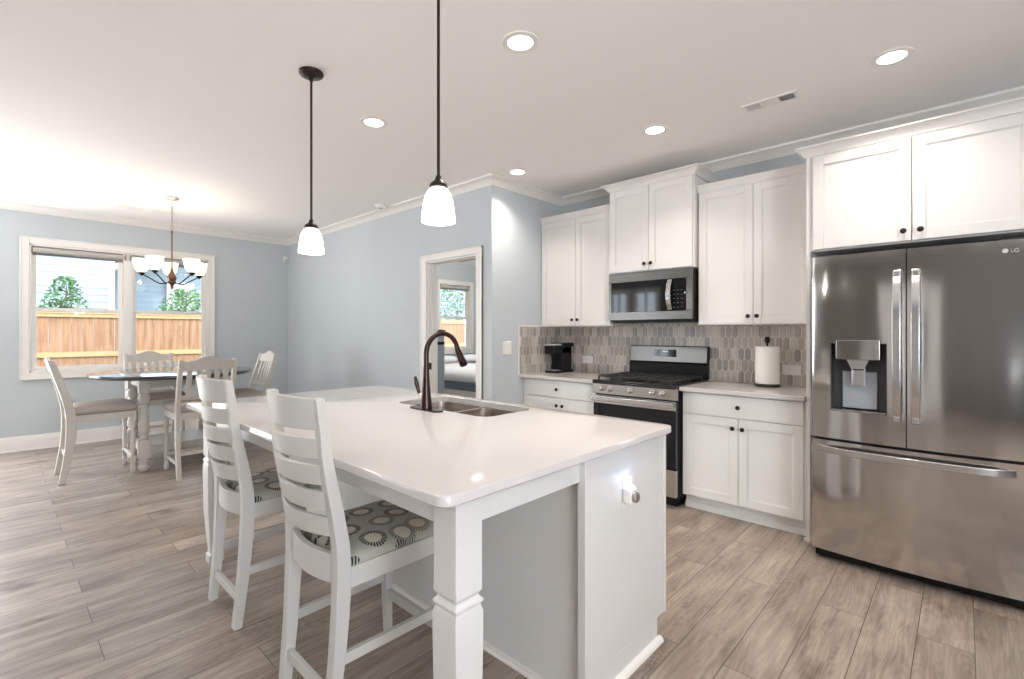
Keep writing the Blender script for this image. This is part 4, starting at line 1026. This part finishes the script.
for px_, py_ in ((-6.9, 6.2), (-6.9, 5.5)):
    pl = MB(); pl.loft([[(px_+rx*math.cos(2*PI*k/20), py_+ry*math.sin(2*PI*k/20), z) for k in range(20)] for rx, ry, z in ((.10, .18, .778), (.22, .30, .80), (.24, .32, .84), (.20, .28, .88), (.08, .12, .895))])
    pl = pl.build('pillow', M['bedding'], loc=(px_, py_, .75), smooth=80)
    tag(pl, 'white pillow on the bed, %s the window wall corner' % ('nearer' if py_ > 6 else 'farther from'), 'pillow')
tf = thing('tower_fan', 'slim pale grey tower with dark bands standing just inside the doorway', 'tower fan', (-4.93, 3.93, 0))
fx, fy = -4.93, 3.93
MB().lathe([(.11, 0), (.115, .012), (.10, .025), (.045, .035)], fx, fy, 28).build('base', M['towergrey'], tf, smooth=50)
MB().lathe([(.045, .03), (.045, 1.16)], fx, fy, 24).build('column', M['towergrey'], tf, smooth=50)
MB().lathe([(.046, 1.16), (.046, 1.20)], fx, fy, 24).build('dark_band', M['black'], tf, smooth=50)
MB().lathe([(.040, 1.20), (.040, 1.32)], fx, fy, 24).build('head', M['towergrey'], tf, smooth=50)
MB().lathe([(.055, 1.32), (.060, 1.325), (.060, 1.35), (.02, 1.355)], fx, fy, 24).build('top_cap', M['black'], tf, smooth=50)
light('fan_lamp_bulb', 'POINT', (-5.62, 5.38, 2.28), 60, (1, .96, .9), radius=.08)
cf = thing('ceiling_fan', 'bedroom ceiling fan with dark blades and white lamp, glimpsed through the doorway', 'ceiling fan', (-5.55, 5.35, ZC))
fx, fy = -5.62, 5.38
MB().lathe([(.07, ZC-.0005), (.06, ZC-.04), (.02, ZC-.05), (.02, ZC-.16), (.10, ZC-.18), (.11, ZC-.24), (.06, ZC-.27)], fx, fy, 24).build('motor', M['nickel'], cf, smooth=50)
MB().lathe([(.06, ZC-.27), (.11, ZC-.29), (.11, ZC-.33), (.07, ZC-.37), (.001, ZC-.38)], fx, fy, 24).build('lamp_shade', M['glow'], cf, smooth=60)
for k in range(5):
    a = math.radians(38+72*k); p = [(.13, -.05), (.62, -.07), (.65, 0), (.62, .07), (.13, .05)]
    b = MB(); b.loft([[(fx+u*math.cos(a)-v*math.sin(a), fy+u*math.sin(a)+v*math.cos(a), z) for u, v in p] for z in (ZC-.215, ZC-.205)])
    b.build('blade', M['iron'], cf)

# ------------------------------------------------------------------ outdoors
g = MB().box(-22, XW-.15, -8, 14, -.55, -.40).build('ground', M['ground'], smooth=0); struct(g)
fn = thing('fence', 'cedar board fence with horizontal rails outside the windows', 'fence', (-11.2, 3, -.4))
b = MB(); y = -4.0; k = 0
while y < 11:
    wv = .138; b.box(-11.222+random.uniform(-.002, .002), -11.2, y, y+wv, -.4, 1.64+random.uniform(-.004, .004)); y += wv+.006
b.build('board_panel', M['fence'], fn, smooth=0)
for z in (-.05, .90, 1.585): MB().box(-11.2, -11.165, -4, 11, z, z+.085).build('rail', M['fencerail'], fn)
MB().box(-11.24, -11.15, -4, 11, 1.645, 1.675).build('cap_rail', M['fencerail'], fn)
for y in (-3.2, -.8, 1.6, 4.0, 6.4, 8.8): MB().box(-11.2, -11.12, y-.045, y+.045, -.4, 1.585).build('post', M['fence'], fn)

def lap_house(name, label, xf, y0, y1, zt, m, lap=.15):
    r = thing(name, label, 'house', (xf-1, (y0+y1)/2, -.4))
    b = MB(); prof = [(xf-.25, -.4)]; z = -.4
    while z < zt:
        prof += [(xf, z), (xf-.012, z+lap)]; z += lap
    prof.append((xf-.25, z)); b.prism([(p[0], p[1]) for p in prof], 'y', y0, y1) if False else b.loft([[(px_, y, pz) for px_, pz in prof] for y in (y0, y1)])
    b.build('siding_wall', m, r, smooth=0)
    return r, z
h1, zt = lap_house('house', 'neighbouring house with white lap siding seen in the left sash', -14.0, -6, 1.80, 4.6, M['siding'])
MB().box(-14.03, -13.96, 1.72, 1.83, -.4, 4.6).build('corner_board', M['trim'], h1)
MB().prism([(-14.6, 4.5), (-13.5, 4.5), (-13.5, 4.62), (-16, 6.0)], 'y', -6.2, 2.1).build('roof', M['roofpink'], h1)
MB().box(-19, -14.25, -6, 1.80, -.4, 4.5).build('side_wall', M['siding'], h1)
h2, zt = lap_house('house', 'neighbouring blue-grey house with a gabled porch seen in the right sash', -16.5, 2.1, 7.4, 3.4, M['sidingblue'])
MB().box(-16.48, -16.40, 3.3, 3.95, 1.2, 2.75).build('window_frame', M['trim'], h2)
MB().box(-16.41, -16.395, 3.38, 3.87, 1.3, 2.65).build('pane', M['glass'], h2)
MB().prism([(1.9, 3.0), (4.9, 4.1), (7.7, 3.0), (7.7, 2.86), (4.9, 3.92), (1.9, 2.86)], 'x', -16.6, -15.6).build('gable_trim', M['trim'], h2)
MB().prism([(1.9, 3.02), (4.9, 4.12), (7.7, 3.02), (7.7, 3.12), (4.9, 4.24), (1.9, 3.12)], 'x', -19, -15.55).build('roof', M['roofpink'], h2)
MB().box(-19, -16.75, 2.1, 7.4, -.4, 3.1).build('side_wall', M['sidingblue'], h2)
h3, zt = lap_house('house', 'pale house beyond the fence outside the bedroom window', -15.5, 9.5, 15, 4.2, M['siding'])
MB().box(-15.48, -15.42, 9.5, 9.62, -.4, 4.3).build('corner_board', M['trim'], h3)

def bush(label, cx, cy, z0, h, rad, m, n, seed):
    rnd = random.Random(seed); r = thing('small_tree', label, 'tree', (cx, cy, -.4))
    b = MB(); b.tube([(cx, cy, -.4), (cx+.02, cy+.01, z0+h*.4), (cx, cy+.03, z0+h*.85)], [.035, .022, .006], 7)
    for k in range(9):
        a = rnd.uniform(0, 2*PI); q = rnd.uniform(.4, .95)*rad; zb = z0+h*rnd.uniform(.05, .6)
        b.tube([(cx, cy, zb), (cx+q*.5*math.cos(a), cy+q*.5*math.sin(a), zb+h*.12), (cx+q*math.cos(a), cy+q*math.sin(a), zb+h*.3)], [.012, .008, .003], 5)
    b.build('trunk', M['bark'], r)
    b = MB()
    for k in range(n):
        t = rnd.random(); zz = z0+h*t; rr = rad*(.35+.65*math.sin(PI*min(1, t*.9+.12)))*rnd.random()**.45; a = rnd.uniform(0, 2*PI)
        c = Vector((cx+rr*math.cos(a), cy+rr*math.sin(a), zz+rnd.uniform(-.04, .04)))
        u = Vector((rnd.gauss(0, 1), rnd.gauss(0, 1), rnd.gauss(0, .6))).normalized(); v = u.cross(Vector((rnd.gauss(0, 1), rnd.gauss(0, 1), rnd.gauss(0, 1)))).normalized()
        L_ = rnd.uniform(.035, .06); W_ = L_*.45; nn = u.cross(v)*.006
        b.add([tuple(c-u*L_), tuple(c+v*W_+nn), tuple(c+u*L_), tuple(c-v*W_+nn)], [(0, 1, 2, 3)])
    o = b.build('foliage', m, r, smooth=0); o['kind'] = 'stuff'
bush('small leafy tree against white siding in the left window', -12.3, .88, 1.35, 1.0, .36, M['leaf'], 650, 3)
bush('pale green leafy tree before the blue-grey house in the right window', -12.6, 2.86, 1.30, .95, .55, M['leafpale'], 1000, 5)
bush('green leafy tree above the fence outside the bedroom window', -13.6, 11.6, .9, 2.5, 1.3, M['leaf'], 3600, 9)
